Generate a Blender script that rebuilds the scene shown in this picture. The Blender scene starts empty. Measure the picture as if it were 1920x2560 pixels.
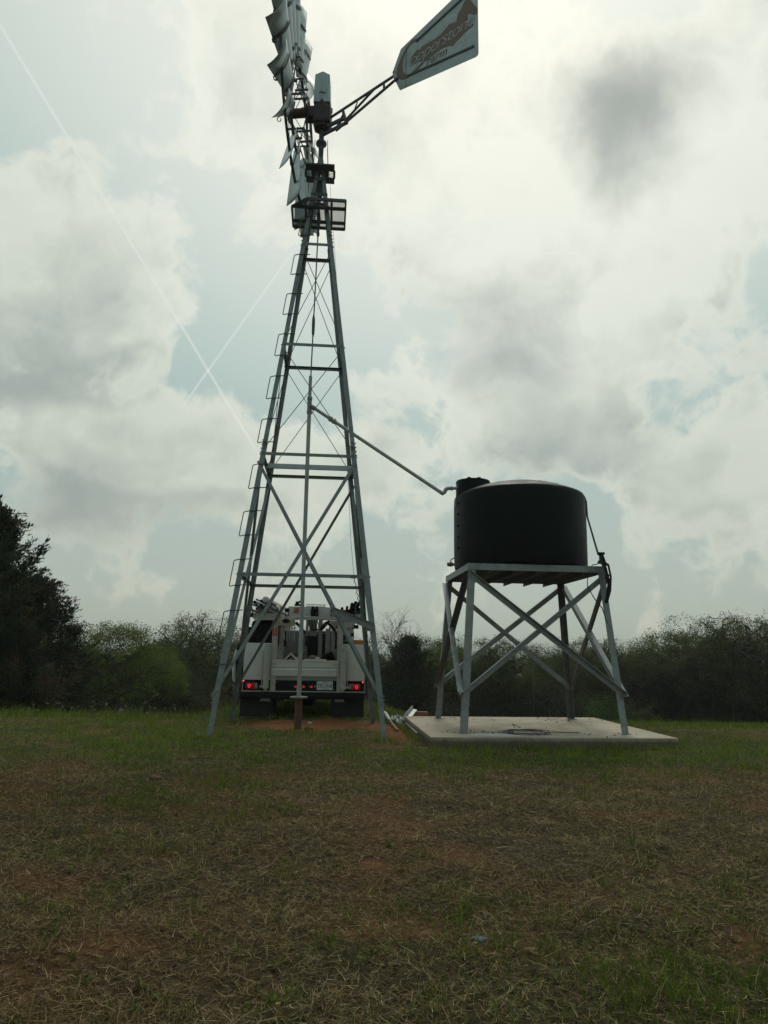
import bpy, bmesh, math, random
import numpy as np
from mathutils import Vector, Matrix
R = math.radians
rnd = random.Random(7)
C = bpy.context.scene.collection
scene = bpy.context.scene

# ------------------------------------------------------------------ camera
CAM_Z = 1.30
HAZE = .0005                                          # density of the air
PITCH, ROLL, FPX = 0.19352, 0.0149, 1775.8          # focal length in pixels of a 1920 x 2560 frame
cd = bpy.data.cameras.new('camera'); cam = bpy.data.objects.new('camera', cd); C.objects.link(cam)
cd.sensor_fit = 'VERTICAL'; cd.sensor_height = 36.0; cd.lens = 36.0 * FPX / 2560.0
cd.clip_start = 0.05; cd.clip_end = 9000
fwd = Vector((0, math.cos(PITCH), math.sin(PITCH)))
up0 = Vector((0, -math.sin(PITCH), math.cos(PITCH)))
right0 = Vector((1, 0, 0))
# the picture content is turned clockwise by ROLL, so the camera leans the other way
cr, sr = math.cos(ROLL), math.sin(ROLL)
rt = right0 * cr + up0 * sr
uu = up0 * cr - right0 * sr
cam.matrix_world = Matrix(((rt.x, uu.x, -fwd.x, 0), (rt.y, uu.y, -fwd.y, 0), (rt.z, uu.z, -fwd.z, CAM_Z), (0, 0, 0, 1)))
scene.camera = cam

def ray(px, py):
    """direction from the viewpoint for a place in the 1659 x 2212 view of the photo"""
    x = px * 1.15732 - 960; y = py * 1.15732 - 1280
    return (fwd + rt * (x / FPX) - uu * (y / FPX))
def at(px, py, Y):
    d = ray(px, py); return Vector((0, 0, CAM_Z)) + d * (Y / d.y)

# ------------------------------------------------------------------ sun, exposure
SUN_EL, SUN_AZ = R(56), R(8)                          # azimuth from +Y towards +X
sd = Vector((math.sin(SUN_AZ) * math.cos(SUN_EL), math.cos(SUN_AZ) * math.cos(SUN_EL), math.sin(SUN_EL)))
sl = bpy.data.lights.new('sun', 'SUN'); sl.energy = 0.9; sl.angle = R(14); sl.color = (1.0, 0.955, 0.86)
so = bpy.data.objects.new('sun', sl); C.objects.link(so)
so.rotation_euler = (-sd).to_track_quat('-Z', 'Y').to_euler()
scene.view_settings.view_transform = 'Standard'; scene.view_settings.look = 'None'
scene.view_settings.exposure = 0.0; scene.view_settings.gamma = 1.0
scene.render.engine = 'CYCLES'
scene.cycles.use_denoising = True; scene.cycles.denoising_prefilter = 'ACCURATE'; scene.cycles.sample_clamp_indirect = 3.0
scene.cycles.max_bounces = 5; scene.cycles.diffuse_bounces = 3; scene.cycles.glossy_bounces = 3
scene.cycles.transmission_bounces = 3; scene.cycles.transparent_max_bounces = 6
scene.cycles.use_light_tree = False

# ------------------------------------------------------------------ sky
class NT:
    def __init__(s, tree): s.t = tree; s.t.nodes.clear()
    def n(s, typ, **kw):
        nd = s.t.nodes.new(typ)
        for k, v in kw.items():
            if k.startswith('i_'): nd.inputs[k[2:].replace('_', ' ')].default_value = v
            elif k.startswith('n_'): nd.inputs[int(k[2:])].default_value = v
            else: setattr(nd, k, v)
        return nd
    def l(s, a, b): s.t.links.new(a, b)
    def put(s, v, sock):
        if isinstance(v, (int, float)): sock.default_value = v
        elif isinstance(v, (tuple, list, Vector)): sock.default_value = tuple(v)
        else: s.l(v, sock)
    def m(s, op, a, b=None, c=None, clamp=False):
        nd = s.t.nodes.new('ShaderNodeMath'); nd.operation = op; nd.use_clamp = clamp
        s.put(a, nd.inputs[0])
        if b is not None: s.put(b, nd.inputs[1])
        if c is not None: s.put(c, nd.inputs[2])
        return nd.outputs[0]
    def v(s, op, a, b=None):
        nd = s.t.nodes.new('ShaderNodeVectorMath'); nd.operation = op
        s.put(a, nd.inputs[0])
        if b is not None:
            if op == 'SCALE': s.put(b, nd.inputs['Scale'])
            else: s.put(b, nd.inputs[1])
        return nd.outputs['Value'] if op in ('DOT_PRODUCT', 'LENGTH', 'DISTANCE') else nd.outputs[0]
    def rng(s, x, a, b, lo=0.0, hi=1.0, smooth=True):
        nd = s.t.nodes.new('ShaderNodeMapRange'); nd.interpolation_type = 'SMOOTHSTEP' if smooth else 'LINEAR'
        s.put(x, nd.inputs[0])
        for i, q in enumerate((a, b, lo, hi)): nd.inputs[i + 1].default_value = q
        return nd.outputs[0]
    def noise(s, vec, scale, detail=4, rough=0.55, dist=0.0, color=False):
        nd = s.t.nodes.new('ShaderNodeTexNoise'); nd.inputs['Scale'].default_value = scale
        nd.inputs['Detail'].default_value = detail; nd.inputs['Roughness'].default_value = rough
        nd.inputs['Distortion'].default_value = dist
        if vec is not None: s.l(vec, nd.inputs['Vector'])
        return nd.outputs['Color' if color else 'Fac']
    def ramp(s, x, stops, interp='LINEAR'):
        nd = s.t.nodes.new('ShaderNodeValToRGB'); nd.color_ramp.interpolation = interp
        e = nd.color_ramp.elements
        while len(e) < len(stops): e.new(0.5)
        for el, (p, c) in zip(e, stops): el.position = p; el.color = (c[0], c[1], c[2], 1)
        s.put(x, nd.inputs[0]); return nd.outputs['Color']
    def mix(s, f, a, b, mode='MIX'):
        nd = s.t.nodes.new('ShaderNodeMix'); nd.data_type = 'RGBA'; nd.blend_type = mode
        s.put(f, nd.inputs['Factor'])
        for v, k in ((a, 6), (b, 7)):
            if isinstance(v, (tuple, list)): nd.inputs[k].default_value = (v[0], v[1], v[2], 1)
            else: s.l(v, nd.inputs[k])
        return nd.outputs[2]

world = bpy.data.worlds.new('World'); scene.world = world; world.use_nodes = True
w = NT(world.node_tree)
tc = w.n('ShaderNodeTexCoord')
dirn = w.v('NORMALIZE', tc.outputs['Generated'])
nish = w.n('ShaderNodeTexSky', sky_type='NISHITA', sun_disc=False)
nish.sun_elevation = SUN_EL; nish.sun_rotation = SUN_AZ; nish.dust_density = 4.0; nish.air_density = 1.2; nish.altitude = 200
sep = w.n('ShaderNodeSeparateXYZ'); w.l(dirn, sep.inputs[0])
warp1 = w.v('SCALE', w.v('SUBTRACT', w.noise(dirn, 3.4, 4, 0.55, color=True), (0.5, 0.5, 0.5)), 0.16)
warp2 = w.v('SCALE', w.v('SUBTRACT', w.noise(dirn, 13.0, 5, 0.6, color=True), (0.5, 0.5, 0.5)), 0.055)
wds = w.v('ADD', dirn, warp1)
wd = w.v('ADD', wds, warp2)
def blob(px, py, rad, weight=1.0, vec=None, soft=0.85):
    """a patch of cloud round a direction of the sky; rad in degrees"""
    d = ray(px, py).normalized(); ln = w.v('DISTANCE', vec or wds, tuple(d))
    return w.rng(ln, math.sin(R(rad * (1 - soft))), math.sin(R(rad * (1 + soft * .55))), weight, 0.0)
def total(lst):
    s = lst[0]
    for q in lst[1:]: s = w.m('ADD', s, q)
    return s
BANKS = [
    (20, 470, 6.0), (150, 620, 6.0), (290, 710, 4.5), (40, 740, 5.5, .8),                                   # bank at the left
    (90, 920, 3.0, .9), (230, 975, 4.6, 1.35), (420, 975, 4.4, 1.3), (560, 1005, 4.4, 1.3), (300, 1090, 7.0, .8), (90, 1090, 6.0, .6), (620, 1120, 6.0, .6),    # long low bank
    (540, 60, 6.0, .9), (470, 210, 4.6, .8), (620, 400, 5.0, .65), (780, 40, 8.0, .85), (1060, 60, 8.0, .80), (820, 300, 5.5, .6), (350, 460, 3.0, .5), (900, 480, 5.0, .8),  # bright veil under the sun
    (1370, 270, 6.5, 1.1), (1620, 110, 5.5, .6), (1590, 430, 5.5, .9), (1180, 600, 7.0), (1010, 470, 5.0, .8), (1350, 670, 6.0, .9), (1080, 800, 6.0, .9), (1300, 850, 5.5, .9), (1010, 950, 4.5, .8), (1230, 950, 5.0, .9), (1190, 300, 4.5, .55),
    (1600, 960, 4.0, .9), (1500, 1060, 6.0, .8), (1660, 1160, 6.0, .7), (835, 850, 2.4, .8), (800, 1000, 4.5, .7), (900, 1150, 7.0, .5), (1480, 560, 3.0, .5)]
banks = total([blob(*a) for a in BANKS])
up_v = w.v('ADD', wds, (0.0, 0.0, 0.075))
banks_up = total([blob(*(list(a) + [1.0])[:4], up_v) for a in BANKS if a[1] > 350])
cores = total([blob(*a, wd, .95) for a in [
    (1330, 275, 4.0, .70), (1430, 235, 4.0, .70), (1280, 330, 3.2, .30), (1340, 180, 3.0, .25), (1240, 290, 3.0, .22), (120, 630, 5.0, .55), (40, 700, 4.5, .5), (1120, 690, 4.2, .6), (1235, 560, 3.0, .4), (1060, 790, 3.0, .45), (250, 1060, 5.5, .55), (120, 1110, 4.5, .45), (450, 1060, 4.5, .4), (1180, 990, 4.5, .35), (900, 250, 4.0, .28), (560, 230, 3.5, .25), (1000, 640, 3.5, .3), (1400, 930, 3.5, .3), (1560, 1060, 4.5, .25), (1330, 760, 3.0, .25), (850, 900, 3.5, .2)]])
def puffs(vec, scale):
    nd = w.n('ShaderNodeTexVoronoi', feature='F1'); nd.inputs['Scale'].default_value = scale; nd.inputs['Detail'].default_value = 2.0
    nd.inputs['Roughness'].default_value = 0.55; nd.normalize = True; w.l(vec, nd.inputs['Vector']); return nd.outputs['Distance']
fb = w.noise(wds, 7.5, 9, 0.60)
fb2 = w.noise(wd, 21.0, 7, 0.60)
pf = puffs(wd, 8.0)
F = w.m('ADD', banks, w.m('ADD', w.m('MULTIPLY', w.m('SUBTRACT', fb, 0.5), 3.4), w.m('ADD', w.m('MULTIPLY', w.m('SUBTRACT', 0.42, pf), 1.3), w.m('MULTIPLY', w.m('SUBTRACT', fb2, 0.5), 1.15))))
M = w.rng(F, 0.38, 0.88)
rim = w.rng(F, 0.45, 1.35, 1.0, 0.0)
under = w.rng(w.m('SUBTRACT', banks_up, total([blob(*a) for a in BANKS if a[1] > 350])), -0.45, 0.55, 0.0, 1.0)
relief = w.m('SUBTRACT', pf, 0.42)
glow = w.rng(w.v('DOT_PRODUCT', dirn, tuple(sd)), 0.72, 0.985, 0.0, 1.0)
wide = w.rng(w.v('DOT_PRODUCT', dirn, tuple(sd)), 0.35, 0.95, 0.0, 1.0)
elev = w.rng(sep.outputs['Z'], 0.0, 0.40, 0.0, 1.0)
clear = w.mix(elev, (.410, .458, .402), (.325, .455, .430))
clear = w.mix(w.m('MULTIPLY', wide, .50), clear, (.52, .625, .565))
lit = w.mix(elev, (.505, .528, .448), (.560, .600, .505))
lit = w.mix(wide, lit, (.665, .715, .605))
shadef = w.m('ADD', w.m('MULTIPLY', cores, w.m('ADD', .72, w.m('MULTIPLY', w.m('SUBTRACT', fb, .5), .7))),
    w.m('MULTIPLY', w.m('SUBTRACT', 1.0, rim), w.m('ADD', w.m('MULTIPLY', under, .42), w.m('ADD', w.m('MULTIPLY', relief, .55), w.m('MULTIPLY', w.m('SUBTRACT', fb, .48), 1.5)))))
shadef = w.m('TANH', w.m('MAXIMUM', shadef, 0.0))
dark = w.mix(elev, (.310, .345, .312), (.205, .262, .246))
cl = w.mix(shadef, lit, dark)
cl = w.mix(w.m('MULTIPLY', w.m('MULTIPLY', rim, w.rng(cores, .1, .5, .38, 0.0)), w.m('ADD', .5, w.m('MULTIPLY', elev, .5))), cl, (.82, .845, .715))
cloud = w.mix(M, clear, cl)
cloud = w.mix(w.m('MULTIPLY', glow, w.m('SUBTRACT', .68, w.m('MULTIPLY', shadef, .64))), cloud, (.95, .965, .86))
behind = w.rng(sep.outputs['Y'], -0.6, 0.4, 0.85, 1.0)
# vapour trails: thin arcs between two directions
def trail(a, b, width, fa=0.0):
    A = ray(*a).normalized(); B = ray(*b).normalized(); nrm = A.cross(B).normalized(); mid = (A + B).normalized()
    half = A.angle(B) / 2
    wob = w.v('ADD', dirn, w.v('SCALE', warp2, 0.035))
    off = w.m('ABSOLUTE', w.v('DOT_PRODUCT', wob, tuple(nrm)))
    core = w.rng(off, width * 0.25, width, 1.0, 0.0)
    tang = nrm.cross(mid)
    al = w.m('ABSOLUTE', w.v('DOT_PRODUCT', dirn, tuple(tang)))
    lim = w.rng(al, math.sin(half) * 0.72, math.sin(half), 1.0, 0.0)
    return w.m('MULTIPLY', core, lim)
trails = w.m('MULTIPLY', total([w.m('MULTIPLY', trail((-90, -95), (600, 1050), .0028), .75), w.m('MULTIPLY', trail((375, 905), (660, 505), .0022), .70),
    w.m('MULTIPLY', trail((1170, 502), (1295, 501), .0015), .6), w.m('MULTIPLY', trail((1110, 549), (1305, 545), .0017), .9)]), 0.58)
cloud = w.mix(trails, cloud, (.80, .83, .77))
dim = w.v('SCALE', (10.0, 10.0, 10.0), behind)
sky10 = w.mix(1.0, cloud, dim, 'MULTIPLY')
skymix = w.mix(0.90, nish.outputs[0], sky10)
bg = w.n('ShaderNodeBackground'); bg.inputs['Strength'].default_value = 0.1
w.l(skymix, bg.inputs['Color'])
wo = w.n('ShaderNodeOutputWorld'); w.l(bg.outputs[0], wo.inputs['Surface'])
world.cycles.sampling_method = 'MANUAL'; world.cycles.sample_map_resolution = 512

# ------------------------------------------------------------------ materials
MATS = {}
def mat(name, col, rough=0.6, metal=0.0, var=0.0, vscale=6.0, bump=0.0, bscale=30.0, col2=None, spec=0.5, detail=5, thr=None, emit=None, coord='Object', stretch=None):
    m = bpy.data.materials.new(name); m.use_nodes = True; t = NT(m.node_tree)
    b = t.n('ShaderNodeBsdfPrincipled'); o = t.n('ShaderNodeOutputMaterial'); t.l(b.outputs[0], o.inputs[0])
    b.inputs['Roughness'].default_value = rough; b.inputs['Metallic'].default_value = metal; b.inputs['Specular IOR Level'].default_value = spec
    tcn = t.n('ShaderNodeTexCoord'); vec = tcn.outputs[coord]
    if stretch: vec = t.v('MULTIPLY', vec, stretch)
    if col2 is not None or var:
        nz = t.noise(vec, vscale, detail, 0.62)
        if col2 is None:
            lo = tuple(c * (1 - var) for c in col); hi = tuple(min(1, c * (1 + var)) for c in col)
            a, z = (0.3, 0.7)
        else:
            lo, hi = col, col2; a, z = thr or (0.4, 0.65)
        t.l(t.ramp(nz, [(a, lo), (z, hi)]), b.inputs['Base Color'])
        rg = t.rng(nz, 0.3, 0.7, max(0.05, rough - 0.1), min(1, rough + 0.1)); t.l(rg, b.inputs['Roughness'])
    else:
        b.inputs['Base Color'].default_value = (*col, 1)
    if bump:
        bp = t.n('ShaderNodeBump'); bp.inputs['Strength'].default_value = bump; bp.inputs['Distance'].default_value = 0.01
        t.l(t.noise(vec, bscale, 4, 0.6), bp.inputs['Height']); t.l(bp.outputs[0], b.inputs['Normal'])
    if emit:
        b.inputs['Emission Color'].default_value = (*emit[0], 1); b.inputs['Emission Strength'].default_value = emit[1]
    MATS[name] = m; return m
galv = mat('galvanised_steel', (.21, .234, .230), .5, .5, var=.28, vscale=9, bump=.05, bscale=60)
def mottle(m, col, scale, lo, hi, amt):
    """patches of another tone over a finished material: stains with a shape of their own"""
    q = NT.__new__(NT); q.t = m.node_tree; bs = next(n for n in m.node_tree.nodes if n.type == 'BSDF_PRINCIPLED'); c = q.n('ShaderNodeTexCoord'); old = bs.inputs['Base Color'].links[0].from_socket
    q.l(q.mix(q.rng(q.noise(c.outputs['Object'], scale, 7, .7), lo, hi, 0, amt), old, col), bs.inputs['Base Color'])
mottle(galv, (.10, .075, .055), 3.5, .58, .72, .7); mottle(galv, (.36, .40, .40), 5.0, .60, .70, .6)
galv_light = mat('light_galvanised_steel', (.42, .46, .46), .45, .6, var=.22, vscale=7)
galv_dark = mat('dark_weathered_steel', (.10, .115, .115), .6, .4, var=.35, vscale=12)
blade_m = mat('blade_sheet_steel', (.47, .515, .515), .42, .5, var=.25, vscale=5, bump=.03, bscale=15)
lett_m = mat('dull_lettering_steel', (.36, .40, .38), .5, .4)
vane_m = mat('vane_sheet_steel', (.37, .415, .41), .45, .4, var=.30, vscale=3)
hood_m = mat('hood_sheet_steel', (.36, .42, .42), .45, .55, var=.45, vscale=1.0, stretch=(38, 38, 1.6))
copper_m = mat('copper_brown_paint', (.20, .132, .098), .6, .1, var=.15, vscale=8)
gear_m = mat('oily_dark_casting', (.045, .032, .028), .55, .2, var=.5, vscale=14)
rust_hub = mat('rusty_dark_iron', (.085, .045, .034), .75, .1, var=.4, vscale=16)
rust_m = mat('rusted_casing', (.085, .045, .028), .85, .0, col2=(.16, .075, .04), vscale=14)
pipe_m = mat('dull_zinc_pipe', (.36, .375, .355), .5, .3, var=.18, vscale=10)
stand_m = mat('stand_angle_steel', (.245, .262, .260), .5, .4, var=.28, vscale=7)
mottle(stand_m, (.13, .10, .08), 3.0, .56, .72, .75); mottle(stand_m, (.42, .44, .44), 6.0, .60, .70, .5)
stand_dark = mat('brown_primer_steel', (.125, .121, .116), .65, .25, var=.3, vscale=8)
deck_m = mat('weathered_brown_deck', (.075, .062, .054), .8, 0, var=.4, vscale=5)
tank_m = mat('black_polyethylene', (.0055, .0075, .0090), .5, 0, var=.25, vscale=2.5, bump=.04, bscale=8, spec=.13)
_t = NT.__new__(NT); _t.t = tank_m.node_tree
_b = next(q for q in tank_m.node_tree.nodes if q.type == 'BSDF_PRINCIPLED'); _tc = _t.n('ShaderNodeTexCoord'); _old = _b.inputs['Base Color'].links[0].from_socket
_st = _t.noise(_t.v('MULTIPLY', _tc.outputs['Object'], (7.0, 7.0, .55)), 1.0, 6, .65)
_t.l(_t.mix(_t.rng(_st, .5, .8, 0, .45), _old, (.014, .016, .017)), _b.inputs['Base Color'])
strap_m = mat('black_webbing', (.012, .013, .013), .85, 0, var=.2, vscale=30)
brass_m = mat('aged_brass', (.16, .12, .07), .5, .6, var=.3, vscale=20)
white_m = mat('dusty_white_paint', (.60, .60, .56), .45, 0, var=.07, vscale=3.5)
mottle(white_m, (.36, .33, .27), 4.0, .54, .75, .6)
whiteworn_m = mat('worn_white_paint', (.43, .42, .375), .55, 0, col2=(.22, .19, .15), vscale=14, thr=(.58, .72))
grey_m = mat('grey_panel_paint', (.26, .26, .24), .6, 0, var=.15, vscale=6)
cream_m = mat('cream_plastic', (.50, .46, .36), .55, 0, var=.08, vscale=8)
black_m = mat('matt_black_paint', (.010, .010, .010), .7, 0, var=.3, vscale=8, spec=.2)
blackgl_m = mat('black_plastic', (.005, .0055, .006), .7, 0, spec=.15)
rubber_m = mat('dirty_rubber', (.022, .021, .019), .85, 0, var=.3, vscale=8)
glass_m = mat('tinted_glass', (.012, .016, .018), .08, 0, spec=.6)
red_lens = mat('dark_red_lens', (.17, .006, .008), .25, 0, emit=((1, .02, .03), .045))
red_lit = mat('lit_red_lamp', (.6, .02, .02), .3, 0, emit=((1, .045, .06), .75))
clear_lens = mat('clear_lens', (.28, .26, .25), .25)
amber_m = mat('amber_plastic', (.40, .17, .022), .5, 0, var=.25, vscale=9)
label_red = mat('faded_red_label', (.42, .075, .05), .6, 0, col2=(.48, .36, .30), vscale=30, thr=(.5, .62))
plate_m = mat('plate_white', (.60, .62, .60), .5)
ink_m = mat('dark_ink', (.02, .022, .024), .6)
concrete_wall_m = None
blue_m = mat('dull_blue_pvc', (.10, .19, .27), .45, 0, var=.15, vscale=7)
pvc_m = mat('weathered_white_pvc', (.50, .50, .46), .45, 0, var=.12, vscale=7)
darkpipe_m = mat('dark_rusty_pipe', (.035, .026, .022), .75, .2, var=.4, vscale=12)
wood_m = mat('weathered_wood', (.26, .18, .10), .8, 0, var=.3, vscale=10)
brick_m = mat('orange_brown_block', (.28, .13, .07), .85, 0, var=.2, vscale=14)
cloth_m = mat('blue_grey_cloth', (.085, .125, .135), .9, 0, var=.3, vscale=20)
clay_m = mat('red_clay_lump', (.13, .055, .03), .95, 0, var=.4, vscale=18, bump=.4, bscale=25)
wire_m = mat('dark_wire', (.09, .085, .078), .6, .3)

# ------------------------------------------------------------------ mesh helpers
class MB:
    def __init__(s): s.v = []; s.f = []; s.mi = []; s.cur = 0
    def add(s, vs, fs):
        o = len(s.v); s.v.extend([tuple(q) for q in vs]); s.f.extend([tuple(i + o for i in f) for f in fs]); s.mi.extend([s.cur] * len(fs)); return s
    def box(s, c, size, rot=None):
        x, y, z = (q / 2 for q in size)
        vs = [Vector((a, b, d)) for d in (-z, z) for b in (-y, y) for a in (-x, x)]
        if rot is not None: vs = [rot @ q for q in vs]
        vs = [q + Vector(c) for q in vs]
        return s.add(vs, [(0, 2, 3, 1), (4, 5, 7, 6), (0, 1, 5, 4), (2, 6, 7, 3), (0, 4, 6, 2), (1, 3, 7, 5)])
    def bb(s, x0, x1, y0, y1, z0, z1):
        return s.box(((x0 + x1) / 2, (y0 + y1) / 2, (z0 + z1) / 2), (x1 - x0, y1 - y0, z1 - z0))
    def rbox(s, x0, x1, y0, y1, z0, z1, r=0.012):
        """box with chamfered edges"""
        bm = bmesh.new(); bmesh.ops.create_cube(bm, size=1.0)
        for v in bm.verts: v.co = Vector(((x0 + x1) / 2 + v.co.x * (x1 - x0), (y0 + y1) / 2 + v.co.y * (y1 - y0), (z0 + z1) / 2 + v.co.z * (z1 - z0)))
        bmesh.ops.bevel(bm, geom=bm.edges[:], offset=r, segments=2, affect='EDGES', profile=0.6)
        bm.verts.index_update()
        vs = [v.co.copy() for v in bm.verts]; fs = [[v.index for v in f.verts] for f in bm.faces]; bm.free()
        return s.add(vs, fs)
    def frame(s, p0, p1, up=(0, 0, 1)):
        p0, p1 = Vector(p0), Vector(p1); d = (p1 - p0).normalized(); u = Vector(up)
        if abs(d.dot(u)) > 0.98: u = Vector((0, 1, 0))
        a = d.cross(u).normalized(); b = a.cross(d).normalized(); return p0, p1, d, a, b
    def bar(s, p0, p1, wd, th, up=(0, 0, 1)):
        p0, p1, d, a, b = s.frame(p0, p1, up)
        vs = [p + a * (wd / 2 * i) + b * (th / 2 * j) for p in (p0, p1) for i, j in ((-1, -1), (1, -1), (1, 1), (-1, 1))]
        return s.add(vs, [(3, 2, 1, 0), (4, 5, 6, 7), (0, 1, 5, 4), (1, 2, 6, 5), (2, 3, 7, 6), (3, 0, 4, 7)])
    def ext(s, p0, p1, poly, e1, e2):
        """extrude a 2D polygon given in axes e1, e2 from p0 to p1"""
        p0, p1, e1, e2 = Vector(p0), Vector(p1), Vector(e1), Vector(e2); n = len(poly)
        vs = [p + e1 * x + e2 * y for p in (p0, p1) for x, y in poly]
        fs = [tuple(range(n))[::-1], tuple(range(n, 2 * n))] + [(i, (i + 1) % n, n + (i + 1) % n, n + i) for i in range(n)]
        return s.add(vs, fs)
    def angle(s, p0, p1, e1, e2, wd=.08, th=.008):
        return s.ext(p0, p1, [(0, 0), (wd, 0), (wd, th), (th, th), (th, wd), (0, wd)], e1, e2)
    def tube(s, p0, p1, r0, r1=None, n=10, caps=True):
        return s.path([p0, p1], [r0, r0 if r1 is None else r1], n, caps)
    def path(s, pts, rad, n=8, caps=True):
        pts = [Vector(p) for p in pts]
        if not isinstance(rad, (list, tuple)): rad = [rad] * len(pts)
        vs = []; prev = None
        for i, p in enumerate(pts):
            d = (pts[min(i + 1, len(pts) - 1)] - pts[max(i - 1, 0)])
            d = d.normalized() if d.length > 1e-9 else Vector((0, 0, 1))
            if prev is None:
                u = Vector((0, 0, 1)) if abs(d.z) < 0.9 else Vector((0, 1, 0)); a = d.cross(u).normalized()
            else:
                a = prev - d * prev.dot(d); a = a.normalized() if a.length > 1e-6 else d.orthogonal().normalized()
            prev = a; b = d.cross(a)
            for k in range(n):
                t = 2 * math.pi * k / n; vs.append(p + (a * math.cos(t) + b * math.sin(t)) * rad[i])
        fs = []
        for i in range(len(pts) - 1):
            for k in range(n):
                k2 = (k + 1) % n; fs.append((i * n + k, i * n + k2, (i + 1) * n + k2, (i + 1) * n + k))
        if caps: fs.append(tuple(range(n))[::-1]); fs.append(tuple(range((len(pts) - 1) * n, len(pts) * n)))
        return s.add(vs, fs)
    def lathe(s, prof, c=(0, 0, 0), n=32, axis='Z'):
        vs = []; c = Vector(c)
        for r, h in prof:
            for k in range(n):
                t = 2 * math.pi * k / n
                q = Vector((r * math.cos(t), r * math.sin(t), h))
                if axis == 'X': q = Vector((q.z, q.x, q.y))
                elif axis == 'Y': q = Vector((q.x, q.z, q.y))
                vs.append(c + q)
        fs = []
        for i in range(len(prof) - 1):
            for k in range(n):
                k2 = (k + 1) % n; fs.append((i * n + k, i * n + k2, (i + 1) * n + k2, (i + 1) * n + k))
        fs.append(tuple(range(n))[::-1]); fs.append(tuple(range((len(prof) - 1) * n, len(prof) * n)))
        return s.add(vs, fs)
    def ribbon(s, pts, wd, th, side):
        """flat strap along points; side = direction of its width"""
        pts = [Vector(p) for p in pts]; sd_ = Vector(side).normalized(); vs = []
        for i, p in enumerate(pts):
            d = (pts[min(i + 1, len(pts) - 1)] - pts[max(i - 1, 0)]).normalized(); a = (sd_ - d * sd_.dot(d)).normalized(); b = d.cross(a)
            vs += [p + a * (wd / 2 * x) + b * (th / 2 * y) for x, y in ((-1, -1), (1, -1), (1, 1), (-1, 1))]
        fs = [(3, 2, 1, 0), tuple(range(len(vs) - 4, len(vs)))]
        for i in range(len(pts) - 1):
            for k in range(4): fs.append((i * 4 + k, i * 4 + (k + 1) % 4, (i + 1) * 4 + (k + 1) % 4, (i + 1) * 4 + k))
        return s.add(vs, fs)
    def build(s, name, m, parent=None, smooth=False):
        me = bpy.data.meshes.new(name); me.from_pydata(s.v, [], s.f)
        for q in (m if isinstance(m, (list, tuple)) else [m]): me.materials.append(q)
        if any(s.mi): me.polygons.foreach_set('material_index', s.mi)
        bm = bmesh.new(); bm.from_mesh(me); bmesh.ops.recalc_face_normals(bm, faces=bm.faces[:]); bm.to_mesh(me); bm.free()
        if smooth: shade(me, smooth)
        return link(name, me, parent)
def shade(me, ang=35):
    me.polygons.foreach_set('use_smooth', [True] * len(me.polygons))
    if ang is not True: me.set_sharp_from_angle(angle=R(ang))
def link(name, me, parent=None):
    o = bpy.data.objects.new(name, me); C.objects.link(o)
    if parent is not None: o.parent = parent
    return o
def empty(name, loc=(0, 0, 0), rz=0.0, parent=None):
    o = bpy.data.objects.new(name, None); C.objects.link(o); o.location = loc; o.rotation_euler = (0, 0, rz); o.empty_display_size = 0.2
    if parent is not None: o.parent = parent
    return o
def tag(o, label, cat, group=None):
    o['label'] = label; o['category'] = cat
    if group: o['group'] = group
    return o
def text_mesh(txt, size, extrude, shear=0.0, align='CENTER', spacing=1.0, offset=0.0):
    cu = bpy.data.curves.new('writing', 'FONT'); cu.body = txt; cu.size = size; cu.extrude = extrude; cu.shear = shear; cu.align_x = align
    cu.align_y = 'CENTER'; cu.space_character = spacing; cu.offset = offset; cu.resolution_u = 3
    o = bpy.data.objects.new('writing', cu); C.objects.link(o)
    dg = bpy.context.evaluated_depsgraph_get(); me = bpy.data.meshes.new_from_object(o.evaluated_get(dg))
    bpy.data.objects.remove(o); bpy.data.curves.remove(cu); return me
def copy_tree(o, parent=None):
    c = o.copy(); C.objects.link(c); c.parent = parent
    for ch in o.children: copy_tree(ch, c)
    return c
def np_mesh(name, verts, faces, m, attr=None, smooth=False):
    """mesh from numpy arrays, faces (n,3) or (n,4)"""
    me = bpy.data.meshes.new(name); nf, k = faces.shape
    me.vertices.add(len(verts)); me.vertices.foreach_set('co', np.ascontiguousarray(verts, dtype=np.float32).ravel())
    me.loops.add(nf * k); me.loops.foreach_set('vertex_index', np.ascontiguousarray(faces, dtype=np.int32).ravel())
    me.polygons.add(nf); me.polygons.foreach_set('loop_start', np.arange(0, nf * k, k, dtype=np.int32))
    me.update(calc_edges=True)
    if attr is not None:
        a = me.color_attributes.new('tone', 'FLOAT_COLOR', 'POINT')
        a.data.foreach_set('color', np.ascontiguousarray(np.concatenate([attr, np.ones((len(attr), 1))], 1), dtype=np.float32).ravel())
    if smooth: me.polygons.foreach_set('use_smooth', np.ones(nf, dtype=bool))
    me.materials.append(m); return me

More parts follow.
